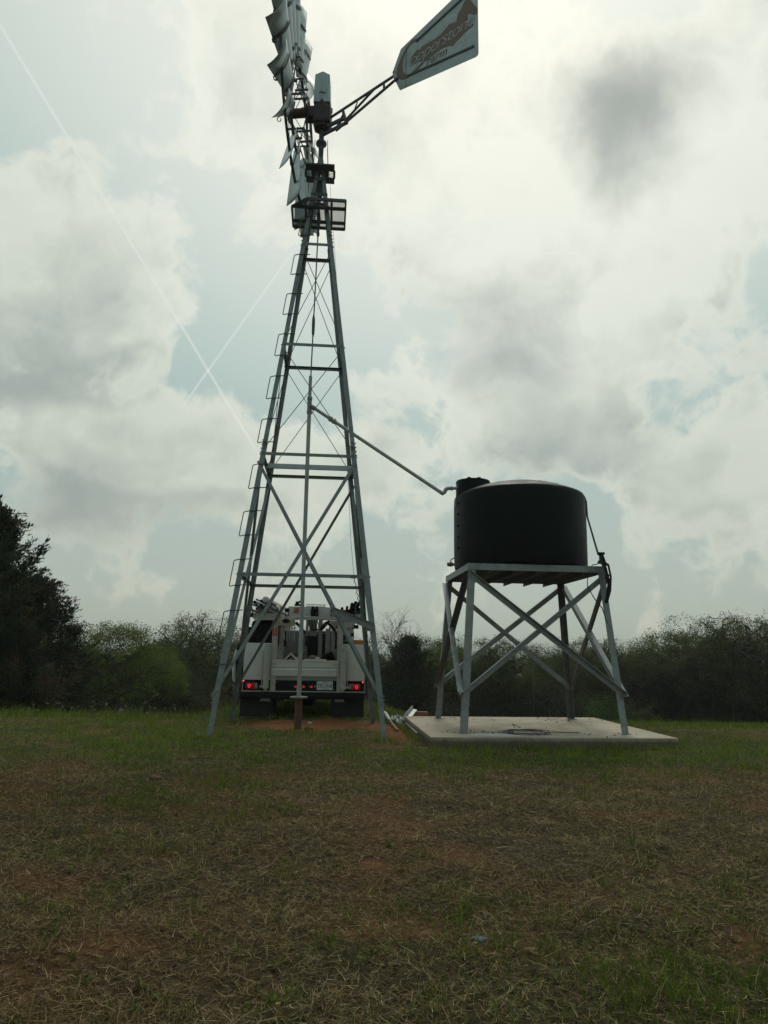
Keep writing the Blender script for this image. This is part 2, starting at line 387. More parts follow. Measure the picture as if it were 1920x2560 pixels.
# ------------------------------------------------------------------ terrain
def vnoise(x, y, seed=0):
    xi = np.floor(x).astype(np.int64); yi = np.floor(y).astype(np.int64); fx = x - xi; fy = y - yi
    fx = fx * fx * (3 - 2 * fx); fy = fy * fy * (3 - 2 * fy)
    def h(a, b):
        n = (a * 374761393 + b * 668265263 + seed * 1442695041) & 0x7fffffff
        n = ((n ^ (n >> 13)) * 1274126177) & 0x7fffffff
        return ((n ^ (n >> 16)) & 0xffff) / 65535.0
    return (h(xi, yi) * (1 - fx) + h(xi + 1, yi) * fx) * (1 - fy) + (h(xi, yi + 1) * (1 - fx) + h(xi + 1, yi + 1) * fx) * fy
def fbm(x, y, seed=0, o=4):
    s = 0; a = .5
    for i in range(o): s = s + a * vnoise(x * 2 ** i + 17.3 * i, y * 2 ** i - 9.1 * i, seed + i); a *= .5
    return s / (1 - .5 ** o)
SLAB = dict(c=(2.416, 12.392), r=0.084, hx=1.843, hy=1.653, z=0.105)
def slab_local(x, y):
    dx, dy = x - SLAB['c'][0], y - SLAB['c'][1]; c, s = math.cos(SLAB['r']), math.sin(SLAB['r'])
    return dx * c + dy * s, -dx * s + dy * c
def dirt_mask(x, y):
    """bare red soil round the well and along the near side of the slab"""
    e = (fbm(x * 1.6, y * 1.6, 31) - .5) * 1.5
    a = 1.05 - np.sqrt(((x + 1.15) / 1.5) ** 2 + ((y - 13.2) / 1.2) ** 2)
    b = 1.0 - np.sqrt(((x - .28) / .36) ** 2 + ((y - 12.6) / 1.9) ** 2)
    c = 0.9 - np.sqrt(((x - .85) / .55) ** 2 + ((y - 10.68) / .16) ** 2)
    d = 0.5 - np.sqrt(((x + .03) / .17) ** 2 + ((y - 4.86) / .24) ** 2)
    f = np.zeros_like(a)
    for fx, fy in ((-2.55, 11.0), (.06, 11.2), (-2.76, 13.62), (-.14, 13.8)): f = np.maximum(f, .75 - np.hypot(x - fx, y - fy) / .26)
    return np.clip(np.maximum(np.maximum(np.maximum(a, b), np.maximum(c, d)), f) * 2.2 + e, 0, 1)
def height(x, y):
    x = np.asarray(x, float); y = np.asarray(y, float)
    s = np.clip(y - (12.2 + 5.5 * np.exp(-((x + 1.5) / 2.1) ** 4)), 0, None); s = np.where(s > 78, 78 + 8 * (1 - np.exp(-(s - 78) / 8)), s)
    z = -0.105 * s * s / (s + 3)
    z = z + (fbm(x * .35, y * .35, 3) - .5) * .12 * np.clip((y - 1) / 4, 0, 1)
    near = np.clip((60 - np.hypot(x, y)) / 30, 0, 1)
    z = z + ((fbm(x * 1.7, y * 1.7, 5, 3) - .5) * .07 + (fbm(x * 6, y * 6, 9, 3) - .5) * .035) * near
    lx, ly = slab_local(x, y); din = np.maximum(np.abs(lx) - 1.9, np.abs(ly) - 1.7)
    k = np.clip(din / 1.4, 0, 1); z = z * k - .055 * (1 - k)
    far = np.clip((np.hypot(x, y) - 300) / 900, 0, 1)
    return z + far * (vnoise(x / 400., y / 400., 77) * 9 - 6)
def hz(x, y): return float(height(np.array([x]), np.array([y]))[0])
def geo(a, b, step, ratio):
    out = [a]; q = step
    while abs(out[-1] - a) < abs(b - a): out.append(out[-1] + math.copysign(q, b - a)); q *= ratio
    return out[1:]
gx = sorted(geo(-7, -4500, .2, 1.18) + list(np.arange(-7, 7.01, .07)) + geo(7, 4500, .2, 1.18))
gy = sorted(geo(1.5, -400, .3, 1.3) + list(np.arange(1.5, 17.01, .07)) + geo(17, 6500, .2, 1.12))
GX, GY = np.meshgrid(np.array(gx), np.array(gy)); nx, ny = len(gx), len(gy)
GZ = height(GX.ravel(), GY.ravel())
idx = np.arange(nx * ny).reshape(ny, nx)
gf = np.stack([idx[:-1, :-1], idx[:-1, 1:], idx[1:, 1:], idx[1:, :-1]], -1).reshape(-1, 4)
gcol = np.stack([dirt_mask(GX.ravel(), GY.ravel())] * 3, 1)
gm = bpy.data.materials.new('pasture_soil'); gm.use_nodes = True; t = NT(gm.node_tree)
b = t.n('ShaderNodeBsdfPrincipled'); o_ = t.n('ShaderNodeOutputMaterial'); t.l(b.outputs[0], o_.inputs[0])
b.inputs['Roughness'].default_value = .95; b.inputs['Specular IOR Level'].default_value = .1
geo_n = t.n('ShaderNodeNewGeometry'); at_n = t.n('ShaderNodeAttribute', attribute_name='tone')
P_ = geo_n.outputs['Position']
n1 = t.noise(P_, 1.3, 6, .65); n2 = t.noise(P_, 22, 5, .7); n3 = t.noise(P_, .22, 3, .5)
thatch = t.mix(t.rng(n2, .35, .7), (.020, .014, .008), (.092, .068, .038))
green = t.mix(t.rng(n2, .35, .7), (.020, .028, .009), (.062, .076, .024))
soil = t.mix(t.rng(n2, .3, .7), (.085, .033, .014), (.235, .10, .042))
sp = t.n('ShaderNodeSeparateXYZ'); t.l(P_, sp.inputs[0])
gfac = t.m('ADD', t.rng(sp.outputs['Y'], 7, 11, 0, .5), t.m('MULTIPLY', n1, .6), clamp=True)
base = t.mix(t.rng(gfac, .35, .75), thatch, green)
base = t.mix(t.rng(n1, .62, .74, 0, .30), base, (.090, .062, .038))
base = t.mix(at_n.outputs['Color'], base, soil)
t.l(base, b.inputs['Base Color'])
bp = t.n('ShaderNodeBump'); bp.inputs['Strength'].default_value = .8; bp.inputs['Distance'].default_value = .03; t.l(n2, bp.inputs['Height']); t.l(bp.outputs[0], b.inputs['Normal'])
ground = link('ground', np_mesh('ground', np.stack([GX.ravel(), GY.ravel(), GZ], 1), gf, gm, gcol, True)); ground['kind'] = 'structure'

# ------------------------------------------------------------------ windmill
TX, TY, TROT, AP = -1.351, 12.412, 0.0787, 10.82
mill = empty('windmill', (TX, TY, 0), TROT)
tag(mill, 'tall galvanised steel lattice windmill with bladed wheel and painted tail vane', 'windmill')
def ah(z): return 1.31 * (1 - z / AP) + .045
def corner(sx, sy, z): return Vector((sx * ah(z), sy * ah(z), z))
SG = [(-1, -1), (1, -1), (1, 1), (-1, 1)]
for sx, sy in SG:
    m = MB()
    for za, zb, wd in ((.46, 4.72, .088), (4.66, 9.02, .080), (8.96, 11.05, .07)):
        m.angle(corner(sx, sy, za), corner(sx, sy, zb), (-sx, 0, 0), (0, -sy, 0), wd, .008)
    for zc in (4.69, 8.99):                                   # splice plates and bolts
        for e in ((-sx, 0, 0), (0, -sy, 0)):
            p = corner(sx, sy, zc); e = Vector(e); nrm = Vector((0, sy, 0)) if e.x else Vector((sx, 0, 0))
            for k in range(4):
                q = corner(sx, sy, zc - .12 + .075 * k) + e * .045
                m.tube(q - nrm * .004, q + nrm * .022, .011, n=6)
    m.build('leg', galv, mill)
    g0 = hz(TX + sx * 1.33, TY + sy * 1.33) - .12
    m = MB(); m.angle(corner(sx, sy, g0) + Vector((-sx * .012, -sy * .012, 0)), corner(sx, sy, .66) + Vector((-sx * .012, -sy * .012, 0)), (-sx, 0, 0), (0, -sy, 0), .078, .009)
    for k in range(3):
        for e in ((-sx, 0, 0), (0, -sy, 0)):
            e = Vector(e); nrm = Vector((0, sy, 0)) if e.x else Vector((sx, 0, 0)); q = corner(sx, sy, .50 + .06 * k) + e * .045
            m.tube(q - nrm * .004, q + nrm * .03, .012, n=6)
    m.build('anchor_post', galv, mill)
LV = [2.502, 4.567, 6.666, 8.803]
def side_pts(k, z, ins=0.0, drop=0.0):
    a, b_ = SG[k], SG[(k + 1) % 4]; return corner(a[0], a[1], z), corner(b_[0], b_[1], z)
for z in LV + [8.44]:
    for k in range(4):
        if z == 8.44: continue
        p, q = side_pts(k, z); mid = (p + q) / 2; inw = Vector((-mid.x, -mid.y, 0)).normalized(); p = p - inw * .004; q = q - inw * .004
        m = MB(); m.angle(p, q, (0, 0, -1), inw, .055, .006)
        d_ = (q - p).normalized()
        for e in (p + d_ * .05, q - d_ * .05): m.tube(e - inw * .02 + Vector((0, 0, -.027)), e + inw * .02 + Vector((0, 0, -.027)), .012, n=6)
        m.build('girt', galv, mill)
for k in range(4):                                            # flat bar X braces of the bottom panel
    a, b_ = SG[k], SG[(k + 1) % 4]
    for p0, p1, off in ((corner(*a, .58), corner(*b_, 4.42), .012), (corner(*b_, .58), corner(*a, 4.42), .022)):
        mid = (p0 + p1) / 2; inw = Vector((-mid.x, -mid.y, 0)).normalized()
        # keep each brace in the plane of its face
        n_ = (corner(*b_, 1) - corner(*a, 1)).cross(corner(*a, 4) - corner(*a, 1)).normalized()
        if n_.dot(inw) < 0: n_ = -n_
        p0 = p0 + n_ * off; p1 = p1 + n_ * off
        d_ = (p1 - p0).normalized(); pl = d_.cross(n_)
        m = MB(); m.angle(p0, p1, pl, n_, .050, .006); m.build('brace', galv, mill)
for lo, hi in ((LV[1] + .02, LV[2] - .04), (LV[2] + .02, LV[3] - .05)):   # thin rod X braces above
    for k in range(4):
        a, b_ = SG[k], SG[(k + 1) % 4]
        for p0, p1 in ((corner(*a, lo), corner(*b_, hi)), (corner(*b_, lo), corner(*a, hi))):
            inw = Vector((-(p0 + p1).x, -(p0 + p1).y, 0)).normalized() * .035
            m = MB(); m.tube(p0 + inw, p1 + inw, .0068, n=5); m.build('tie_rod', galv_dark, mill)
m = MB(); zz = LV[1] - .02; m.bar((-ah(zz) + .01, .05, zz), (ah(zz) - .01, .05, zz), .05, .085); m.build('pipe_guide_bar', galv_light, mill)
# climbing steps on the near left leg
for zt_, zb_ in ((9.36, 8.93), (8.50, 8.07), (7.65, 7.22), (6.81, 6.38), (5.97, 5.54), (5.15, 4.72), (4.32, 3.90), (3.50, 3.09), (2.69, 2.27), (1.87, 1.05)):
    def pt(z, o): c_ = corner(-1, -1, z); return c_ + Vector((-o, .01, 0))
    yy = .05
    def pq(z, o): c_ = corner(-1, -1, z); return Vector((c_.x + o, c_.y - .02, z))
    m = MB(); m.path([pq(zt_ + .03, .20), pq(zt_ + .02, .0), pq(zt_, -.072), pq(zt_ - .01, -.085), pq(zb_ + .01, -.085), pq(zb_, -.072), pq(zb_ + .02, .0), pq(zb_ + .03, .20)], .0085, 6)
    m.build('climbing_step', galv_dark, mill)
# work platforms
def lattice(m, x0, x1, y0, y1, z, step, wd, cut=None):
    for sgn in (1, -1):
        c0 = (min(-x1 * sgn, -x0 * sgn) + y0); c1 = (max(-x1 * sgn, -x0 * sgn) + y1); c = c0 + step * .5
        while c < c1:                                         # line y = sgn*x + c
            xs = [x0, x1] + [(y0 - c) / sgn, (y1 - c) / sgn]
            xa = max(x0, min(xs[2:])); xb = min(x1, max(xs[2:]))
            if cut and xb - xa > .02:
                # corner cut:  x + y >= cut
                if sgn == 1: xa = max(xa, (cut - c) / 2)
                elif c < cut: xb = xa
            if xb - xa > .02: m.bar((xa, sgn * xa + c, z + .003 * sgn), (xb, sgn * xb + c, z + .003 * sgn), wd, .003)
            c += step
PZ = 9.60
m = MB(); lattice(m, -.49, .49, -.46, .42, PZ, .056, .011, cut=-.66); m.build('platform_mesh', galv_dark, mill)
m = MB()
P5 = [(-.20, -.48), (.51, -.48), (.51, .44), (-.51, .44), (-.51, -.20)]
for i in range(5):
    p, q = P5[i], P5[(i + 1) % 5]; m.bar((*p, PZ - .012), (*q, PZ - .012), .035, .055)
for y in (-.235, .225): m.bar((-.50, y, PZ - .022), (.50, y, PZ - .022), .06, .04)
for x in (-.245, .245): m.bar((x, -.47, PZ - .052), (x, .43, PZ - .052), .04, .02)
m.build('platform_frame', galv_dark, mill)
m = MB(); PZ2 = 10.50
m.bb(-.28, .28, -.28, -.10, PZ2 - .03, PZ2); m.bb(-.28, .28, .12, .28, PZ2 - .03, PZ2)
for sx in (-1, 1):
    m.bb(sx * .275 - .022, sx * .275 + .022, -.10, .12, PZ2 - .03, PZ2); m.bb(sx * .12 - .05, sx * .12 + .05, -.10, .12, PZ2 - .03, PZ2)
    for k in range(5): m.bar((sx * .21 - .045, -.09 + .045 * k, PZ2 - .014), (sx * .21 + .045, -.065 + .045 * k, PZ2 - .014), .009, .01)
m.build('top_platform', galv_dark, mill)
for z in (9.92, 10.28):
    m = MB()
    for k in range(4):
        p, q = side_pts(k, z); m.bar(p, q, .01, .06)
    m.build('top_girt', galv_dark, mill)
# head, built in the directions of the compass rather than of the tower
def head(name): return empty(name, (0, 0, 0), -TROT, mill)
m = MB(); m.lathe([(.045, 10.55), (.05, 11.05), (.08, 11.10), (.10, 11.115), (.108, 11.135), (.108, 11.155), (.10, 11.175), (.08, 11.195), (.06, 11.23), (.05, 11.25), (.05, 11.52)], n=20)
m.build('mast_pipe', galv_dark, mill, True)
m = MB()
for sx, sy in SG: m.tube((sx * .12, sy * .12, 11.14), (sx * .155, sy * .155, 10.50), .006, n=5)
m.build('furl_guide_rod', galv_dark, mill)
gb = head('gearbox')
m = MB(); m.rbox(-.165, .185, -.19, .19, 11.52, 11.90, .05); m.lathe([(.10, 11.44), (.15, 11.47), (.17, 11.55)], n=20); m.rbox(-.30, -.10, -.11, .11, 11.68, 11.93, .03)
m.lathe([(.19, 11.86), (.19, 11.93), (.172, 11.96), (.165, 12.05), (.14, 12.10)], n=24)
for k in range(8):
    t_ = k * math.pi / 4; m.tube((.19 * math.cos(t_), .19 * math.sin(t_), 11.84), (.19 * math.cos(t_), .19 * math.sin(t_), 11.95), .014, n=6)
for y in (-.06, .06): m.tube((-.36, y, 11.70), (-.18, y, 11.70), .012, n=6)
m.build('casting', gear_m, gb)
m = MB()                                                       # ribbed hood with a peaked lid
hp = [(-.168, 11.97), (.162, 11.97), (.140, 12.585), (0.0, 12.66), (-.150, 12.585)]
m.ext((0, -.165, 0), (0, .165, 0), hp, (1, 0, 0), (0, 0, 1))
m.build('hood', hood_m, gb)
m = MB()
m.cur = 1
for x, z, wx, wz in ((-.045, 12.17, .05, .012), (.0, 12.185, .03, .02), (.045, 12.17, .05, .014), (.02, 12.155, .02, .012), (-.015, 12.20, .015, .02)): m.box((x, -.170, z), (wx, .004, wz))
m.build('hood_mark', [galv, black_m], gb)

# the wheel: axle points left (-X), its front is 1.3 degrees off and slightly raised
wh = head('wheel'); WC = Vector((-.47, 0, 11.83))
wh.location = WC @ Matrix.Rotation(TROT, 3, 'Z') if False else Matrix.Rotation(-TROT, 3, 'Z') @ WC
wh.rotation_euler = (0, R(-2.0), -TROT + R(-3.2))
# local: axis = -X, blades lie in the Y-Z plane
m = MB()
m.lathe([(.03, -.23), (.17, -.22), (.17, -.17), (.095, -.16), (.09, .12), (.16, .13), (.17, .19), (.07, .20), (.06, .36)], n=24, axis='X')
for k in range(6):
    t_ = k * math.pi / 3 + .26
    for xx in (-.195, .16): m.tube((xx - .03, .13 * math.cos(t_), .13 * math.sin(t_)), (xx + .03, .13 * math.cos(t_), .13 * math.sin(t_)), .018, n=6)
m.build('hub', rust_hub, wh, 30)
RO, RI, RIM1, RIM2 = 2.30, .96, 1.86, 1.10
def rad(t): return Vector((0, math.cos(t), math.sin(t)))
def tan(t): return Vector((0, -math.sin(t), math.cos(t)))
AX = Vector((-1, 0, 0))
for r_, nm in ((RIM1, 'outer_rim'), (RIM2, 'inner_rim')):
    m = MB(); pts = [rad(2 * math.pi * k / 36) * r_ + AX * .0 for k in range(37)]
    for k in range(36): m.bar(pts[k], pts[k + 1], .05 if r_ > 1.5 else .045, .010, up=rad(2 * math.pi * (k + .5) / 36))
    m.build(nm, galv_dark, wh)
for k in range(6):
    t_ = 2 * math.pi * k / 6 + .12
    m = MB()
    f0 = rad(t_) * .14 + AX * .195; r0 = rad(t_) * .14 - AX * .165
    f1 = rad(t_) * RIM1 + AX * .03; r1 = rad(t_) * RIM1 - AX * .03
    m.bar(f0, f1, .036, .010, up=AX); m.bar(r0, r1, .036, .010, up=AX)
    for q in (.26, .47):
        a_, b2 = f0.lerp(f1, q), r0.lerp(r1, q); m.bar(a_ + AX * .03, b2 - AX * .03, .035, .03, up=rad(t_))
    m.build('wheel_arm', galv_dark, wh)
    m = MB()
    t2 = t_ + math.pi / 3
    m.tube(rad(t_) * .16 + AX * .19, rad(t2) * 1.05 - AX * .08, .0075, n=5); m.tube(rad(t2) * .16 + AX * .19, rad(t_) * 1.05 - AX * .08, .0075, n=5)
    m.build('wheel_tie', galv_dark, wh)
def blade_grid(chordf, camber, pitch, r0, r1, nr, ns, off=0.0, s0=-.5, s1=.5):
    out = []
    for i in range(nr):
        r_ = r0 + (r1 - r0) * i / (nr - 1); c_ = chordf(r_)
        row = []
        for j in range(ns):
            s_ = s0 + (s1 - s0) * j / (ns - 1)
            # chord mostly tangential, tipped along the axle; camber curls the trailing side
            u_, h_ = s_ * c_, camber * c_ * (1 - (2 * s_) ** 2) + off
            tt = u_ * math.cos(pitch) - h_ * math.sin(pitch); aa = u_ * math.sin(pitch) + h_ * math.cos(pitch)
            row.append((r_, tt, aa))
        out.append(row)
    return out
PITCHB = R(-38)
chord = lambda r_: .25 + (r_ - RI) / (RO - RI) * .31
def blade_mesh():
    m = MB(); nr, ns = 7, 9
    for o_, rev in ((0.0, 0), (.003, 1)):
        g = blade_grid(chord, -.11, PITCHB, RI, RO, nr, ns, o_)
        vs = [(-a, t_, r_) for row in g for (r_, t_, a) in row]
        fs = [(i * ns + j, i * ns + j + 1, (i + 1) * ns + j + 1, (i + 1) * ns + j) for i in range(nr - 1) for j in range(ns - 1)]
        m.add(vs, [f[::-1] for f in fs] if rev else fs)
    n0 = nr * ns                                              # close the edge between the two skins
    loop = [j for j in range(ns)] + [i * ns + ns - 1 for i in range(1, nr)] + [(nr - 1) * ns + j for j in range(ns - 2, -1, -1)] + [i * ns for i in range(nr - 2, 0, -1)]
    m.add([], [])
    L = len(loop); m.f += [(loop[k], loop[(k + 1) % L], loop[(k + 1) % L] + n0, loop[k] + n0) for k in range(L)]; m.mi += [0] * L
    return m
def rib_mesh(r_):
    m = MB(); g = blade_grid(chord, -.13, PITCHB, r_ - .022, r_ + .022, 2, 13, -.014, -.50, .50)
    lo = [Vector((-a, t_, q)) for q, t_, a in g[0]]; hi_ = [Vector((-a, t_, q)) for q, t_, a in g[1]]
    pts = [(x + y) / 2 for x, y in zip(lo, hi_)]
    d_ = (pts[0] - pts[1]).normalized(); nrm = Vector((0, 0, 1)).cross(d_)
    curl = []
    for k in range(1, 7):
        a_ = k * .8; curl.append(pts[0] + d_ * .035 * math.sin(a_) + nrm * .035 * (1 - math.cos(a_)))
    m.ribbon(curl[::-1] + pts, .05, .009, (0, 0, 1)); return m
b0 = blade_mesh().build('blade', blade_m, wh, True); rb1 = rib_mesh(RIM1).build('blade_rib', galv_dark, wh); rb2 = rib_mesh(RIM2 + .05).build('blade_rib', galv_dark, wh)
for k in range(18):
    ang = 2 * math.pi * (k + .35) / 18 + rnd.uniform(-.012, .012)
    for src in (b0, rb1, rb2):
        o = src if k == 0 else src.copy()
        if k: C.objects.link(o)
        o.rotation_euler = (ang, 0, 0)

# the tail: swings 40 degrees towards the viewpoint
tl = empty('tail', (0, 0, 0), -TROT + R(-40), mill)
m = MB()
m.bar((.20, .02, 11.64), (1.88, .02, 11.66), .03, .042); m.bar((.42, -.02, 11.215), (1.95, -.02, 11.52), .03, .042)
m.bar((.62, 0, 11.33), (1.38, 0, 11.63), .028, .036); m.bar((1.61, 0, 11.51), (1.61, 0, 11.64), .03, .03, up=(1, 0, 0))
m.bar((.17, 0, 11.46), (.62, 0, 11.40), .05, .06); m.bar((.05, 0, 11.33), (.70, 0, 11.27), .05, .05)
m.bar((.40, 0, 11.27), (.60, 0, 11.50), .04, .04, up=(0, 1, 0)); m.bar((.66, 0, 11.32), (.56, 0, 11.62), .05, .035, up=(0, 1, 0)); m.bar((.85, 0, 11.40), (.95, 0, 11.58), .012, .02, up=(0, 1, 0))
for k in range(7): m.tube((1.42 + .03 * k, .0, 11.64), (1.42 + .03 * k, .0, 11.66), .010, n=6)
m.build('tail_arm', galv_dark, tl)
VO = [(1.81, 11.72), (1.85, 11.58), (1.992, 11.251), (3.60, 10.985), (3.64, 10.995), (3.655, 11.03), (3.655, 12.53), (3.62, 12.56), (2.003, 12.112)]
m = MB(); m.ext((0, -.004, 0), (0, .004, 0), VO, (1, 0, 0), (0, 0, 1)); m.build('vane', vane_m, tl)
m = MB()
m.bar((2.36, -.012, 12.055), (3.56, -.012, 12.345), .016, .035); m.bar((2.16, -.012, 11.445), (3.575, -.012, 11.206), .016, .035)
m.bar((2.13, -.0055, 11.23), (2.13, -.0055, 12.14), .003, .008, up=(0, 1, 0))
for s_, z_ in ((1.87, 11.56), (1.85, 11.72)): m.tube((s_, -.02, z_), (s_, .02, z_), .014, n=6)
m.build('vane_stiffener', galv_dark, tl)
m = MB()
CS = [(2.42, 12.035), (2.395, 12.10), (2.32, 12.135), (2.24, 12.13), (2.12, 12.05), (2.00, 11.90), (1.92, 11.74), (1.905, 11.62), (1.97, 11.50), (2.06, 11.42), (2.18, 11.405), (2.34, 11.42), (2.53, 11.50),
      (2.50, 11.515), (2.34, 11.455), (2.20, 11.46), (2.12, 11.51), (2.06, 11.60), (2.045, 11.74), (2.06, 11.87), (2.13, 11.98), (2.22, 12.055), (2.30, 12.075), (2.36, 12.045), (2.38, 12.02)]
def poly_sheet(m, pts, y0, y1):
    """thin solid from a concave outline"""
    from mathutils.geometry import tessellate_polygon
    n = len(pts); tri = tessellate_polygon([[Vector((x, z, 0)) for x, z in pts]])
    vs = [(x, y0, z) for x, z in pts] + [(x, y1, z) for x, z in pts]
    fs = [tuple(q) for q in tri] + [tuple(i + n for i in q)[::-1] for q in tri] + [(i, (i + 1) % n, n + (i + 1) % n, n + i) for i in range(n)]
    m.add(vs, fs)
poly_sheet(m, CS, -.0075, -.0042)
BN = [(2.211, 11.622), (2.238, 11.777), (2.295, 11.809), (2.379, 11.876), (2.435, 11.828), (2.491, 11.872), (2.697, 11.855), (2.886, 11.859), (3.033, 11.933), (3.079, 11.961), (3.137, 11.932), (3.196, 11.93), (3.215, 11.88), (3.239, 11.979), (3.268, 12.074), (3.304, 12.076), (3.333, 12.12), (3.372, 12.184), (3.41, 12.221), (3.442, 12.269), (3.467, 12.221), (3.493, 12.229), (3.517, 12.156), (3.56, 12.07), (3.639, 11.924), (3.651, 11.854), (3.642, 11.822), (3.582, 11.818), (3.548, 11.858), (3.489, 11.909), (3.458, 11.902), (3.439, 11.884), (3.467, 11.849), (3.444, 11.795), (3.45, 11.751), (3.506, 11.695), (3.58, 11.642), (3.561, 11.618), (3.367, 11.582), (3.315, 11.55), (3.2, 11.511), (3.148, 11.466), (3.097, 11.513), (3.057, 11.528), (2.966, 11.553), (2.886, 11.559), (2.698, 11.533), (2.534, 11.515), (2.34, 11.449), (2.255, 11.46), (2.367, 11.498), (2.506, 11.545), (2.423, 11.588), (2.296, 11.611)]
poly_sheet(m, BN, -.0075, -.0042)
m.build('horse_emblem', copper_m, tl)
def put_text(txt, size, x, z, rot, y, m_, parent, name, shear=.0, spacing=1.0, off=.0, sx=1.0):
    me = text_mesh(txt, size, .0012, shear, spacing=spacing, offset=off)
    me.transform(Matrix.Translation((x, y, z)) @ Matrix.Rotation(rot, 4, 'Y') @ Matrix.Rotation(R(90), 4, 'X') @ Matrix.Diagonal((sx, 1, 1, 1)))
    me.materials.clear(); me.materials.append(m_); return link(name, me, parent)
put_text('opperstone', .345, 2.88, 11.725, R(-2), -.0095, lett_m, tl, 'lettering', .35, .86, -.004)
put_text('Farm', .22, 2.80, 11.47, R(3), -.0062, copper_m, tl, 'lettering', .3, 1.0, .002)

# pump rod and furling wire
m = MB()
m.tube((-.04, 0, 6.2), (0, 0, 9.25), .012, n=8); m.tube((0, 0, 9.22), (0, 0, 10.0), .024, n=8); m.tube((0, 0, 10.0), (0, 0, 11.1), .013, n=8)
m.lathe([(.02, 9.12), (.032, 9.16), (.02, 9.25), (.034, 9.38), (.034, 9.62), (.02, 9.66)], n=10); m.lathe([(.03, 9.92), (.06, 9.98), (.065, 10.10), (.06, 10.22), (.03, 10.28)], n=8)
m.lathe([(.012, 7.05), (.026, 7.12), (.03, 7.3), (.026, 7.42), (.012, 7.5)], (-.026, 0, 0), n=10)
m.build('pump_rod', galv_dark, mill)
wp = [Vector((.17, -.16, 10.5)), Vector((.36, -.5, 8.2)), Vector((.52, -.80, 6.2)), Vector((.63, -1.02, 4.6)), Vector((.74, -1.13, 3.0)), Vector((.80, -1.15, 2.45)), Vector((.86, -1.16, 2.20)), Vector((.885, -1.165, 2.06))]
m = MB(); m.path(wp[:6], .0035, 5)
tw = [wp[5].lerp(wp[7], i / 16) + Vector((.012 * math.sin(i * 1.7), .012 * math.cos(i * 1.7), 0)) for i in range(17)]
m.path(tw, .007, 5); m.path([wp[7], wp[7] + Vector((-.05, 0, -.05)), wp[7] + Vector((-.055, 0, -.22))], .007, 5); m.path([wp[7], wp[7] + Vector((.05, 0, -.06)), wp[7] + Vector((.05, 0, -.26))], .007, 5)
m.tube(wp[5] + Vector((-.10, 0, .0)), wp[5] + Vector((.02, 0, -.03)), .004, n=5)
m.build('furl_wire', galv_dark, mill)
m = MB(); m.bar((.47, -1.225, 1.915), (1.10, -1.225, 1.675), .016, .105); m.bar((.47, -1.25, 1.97), (1.10, -1.25, 1.73), .05, .010); m.bar((1.0, -1.205, 1.68), (1.13, -1.205, 1.68), .02, .15)
m.build('furl_lever', galv, mill)

# ------------------------------------------------------------------ standpipe and delivery pipe
sp_ = empty('water_pipe', (-1.395, TY, 0))
tag(sp_, 'upright grey standpipe on the well with a long sloping pipe to the black tank', 'pipe')
m = MB(); m.lathe([(.036, .54), (.036, 5.60)], n=16); m.lathe([(.031, 5.75), (.031, 6.27)], n=16)
m.lathe([(.043, .60), (.043, .66)], n=16)
m.build('riser', pipe_m, sp_, 30)
m = MB(); m.lathe([(.036, 5.54), (.048, 5.55), (.048, 5.60), (.042, 5.61), (.042, 5.80), (.048, 5.81), (.048, 5.86), (.034, 5.88)], n=16)
m.tube((.02, -.005, 5.69), (.10, -.01, 5.64), .045, n=14); m.build('tee', galv, sp_, 30)
A0 = Vector((.07, -.005, 5.665)); A1 = Vector((1.01 + 1.395, 12.22 - TY, 4.055))
m = MB(); dA = (A1 - A0)
m.path([A0, A0 + dA * .993], .032, 14)
for q in (.135, .16): m.path([A0 + dA * q, A0 + dA * (q + .012)], .052, 10)
m.path([A0 + dA * .13, A0 + dA * .178], .042, 12)
m.build('delivery_pipe', pipe_m, sp_, 30)
m = MB(); e = A1
m.path([e - dA * .012, e + Vector((.02, 0, -.015)), e + Vector((.05, 0, .01)), e + Vector((.075, 0, .065)), e + Vector((.12, 0, .085)), e + Vector((.20, 0, .088))], .036, 12)
m.path([e + Vector((.17, 0, .087)), e + Vector((.19, 0, .087))], .045, 12); m.path([e + Vector((.2, 0, .088)), e + Vector((.30, 0, .09))], .030, 12)
m.build('outlet_elbow', pipe_m, sp_, 40)
wc_ = empty('well_casing', (-1.395, TY, 0)); tag(wc_, 'short rusty well casing pipe with flat flange standing in red soil', 'well casing')
m = MB(); m.lathe([(.064, -.1), (.064, .50)], n=20); m.build('casing_pipe', rust_m, wc_, 30)
m = MB(); m.lathe([(.066, .495), (.15, .50), (.155, .512), (.15, .525), (.04, .54)], n=24); m.build('flange', mat('grimy_flange', (.20, .18, .15), .7, .2, var=.4, vscale=14), wc_, 30)

# ------------------------------------------------------------------ slab, tank stand, tank
slm = bpy.data.materials.new('brushed_concrete'); slm.use_nodes = True; t = NT(slm.node_tree)
b = t.n('ShaderNodeBsdfPrincipled'); o_ = t.n('ShaderNodeOutputMaterial'); t.l(b.outputs[0], o_.inputs[0]); b.inputs['Roughness'].default_value = .8; b.inputs['Specular IOR Level'].default_value = .3
tcn = t.n('ShaderNodeTexCoord'); ob = tcn.outputs['Object']
n1 = t.noise(ob, 1.1, 6, .65, .4); n2 = t.noise(ob, 9, 6, .7); n3 = t.noise(ob, 60, 3, .6)
cc = t.mix(t.rng(n1, .3, .7), (.28, .222, .155), (.46, .39, .29)); cc = t.mix(t.rng(n2, .35, .75, 0, .45), cc, (.40, .37, .31)); cc = t.mix(t.rng(n3, .62, .75, 0, .3), cc, (.16, .13, .10))
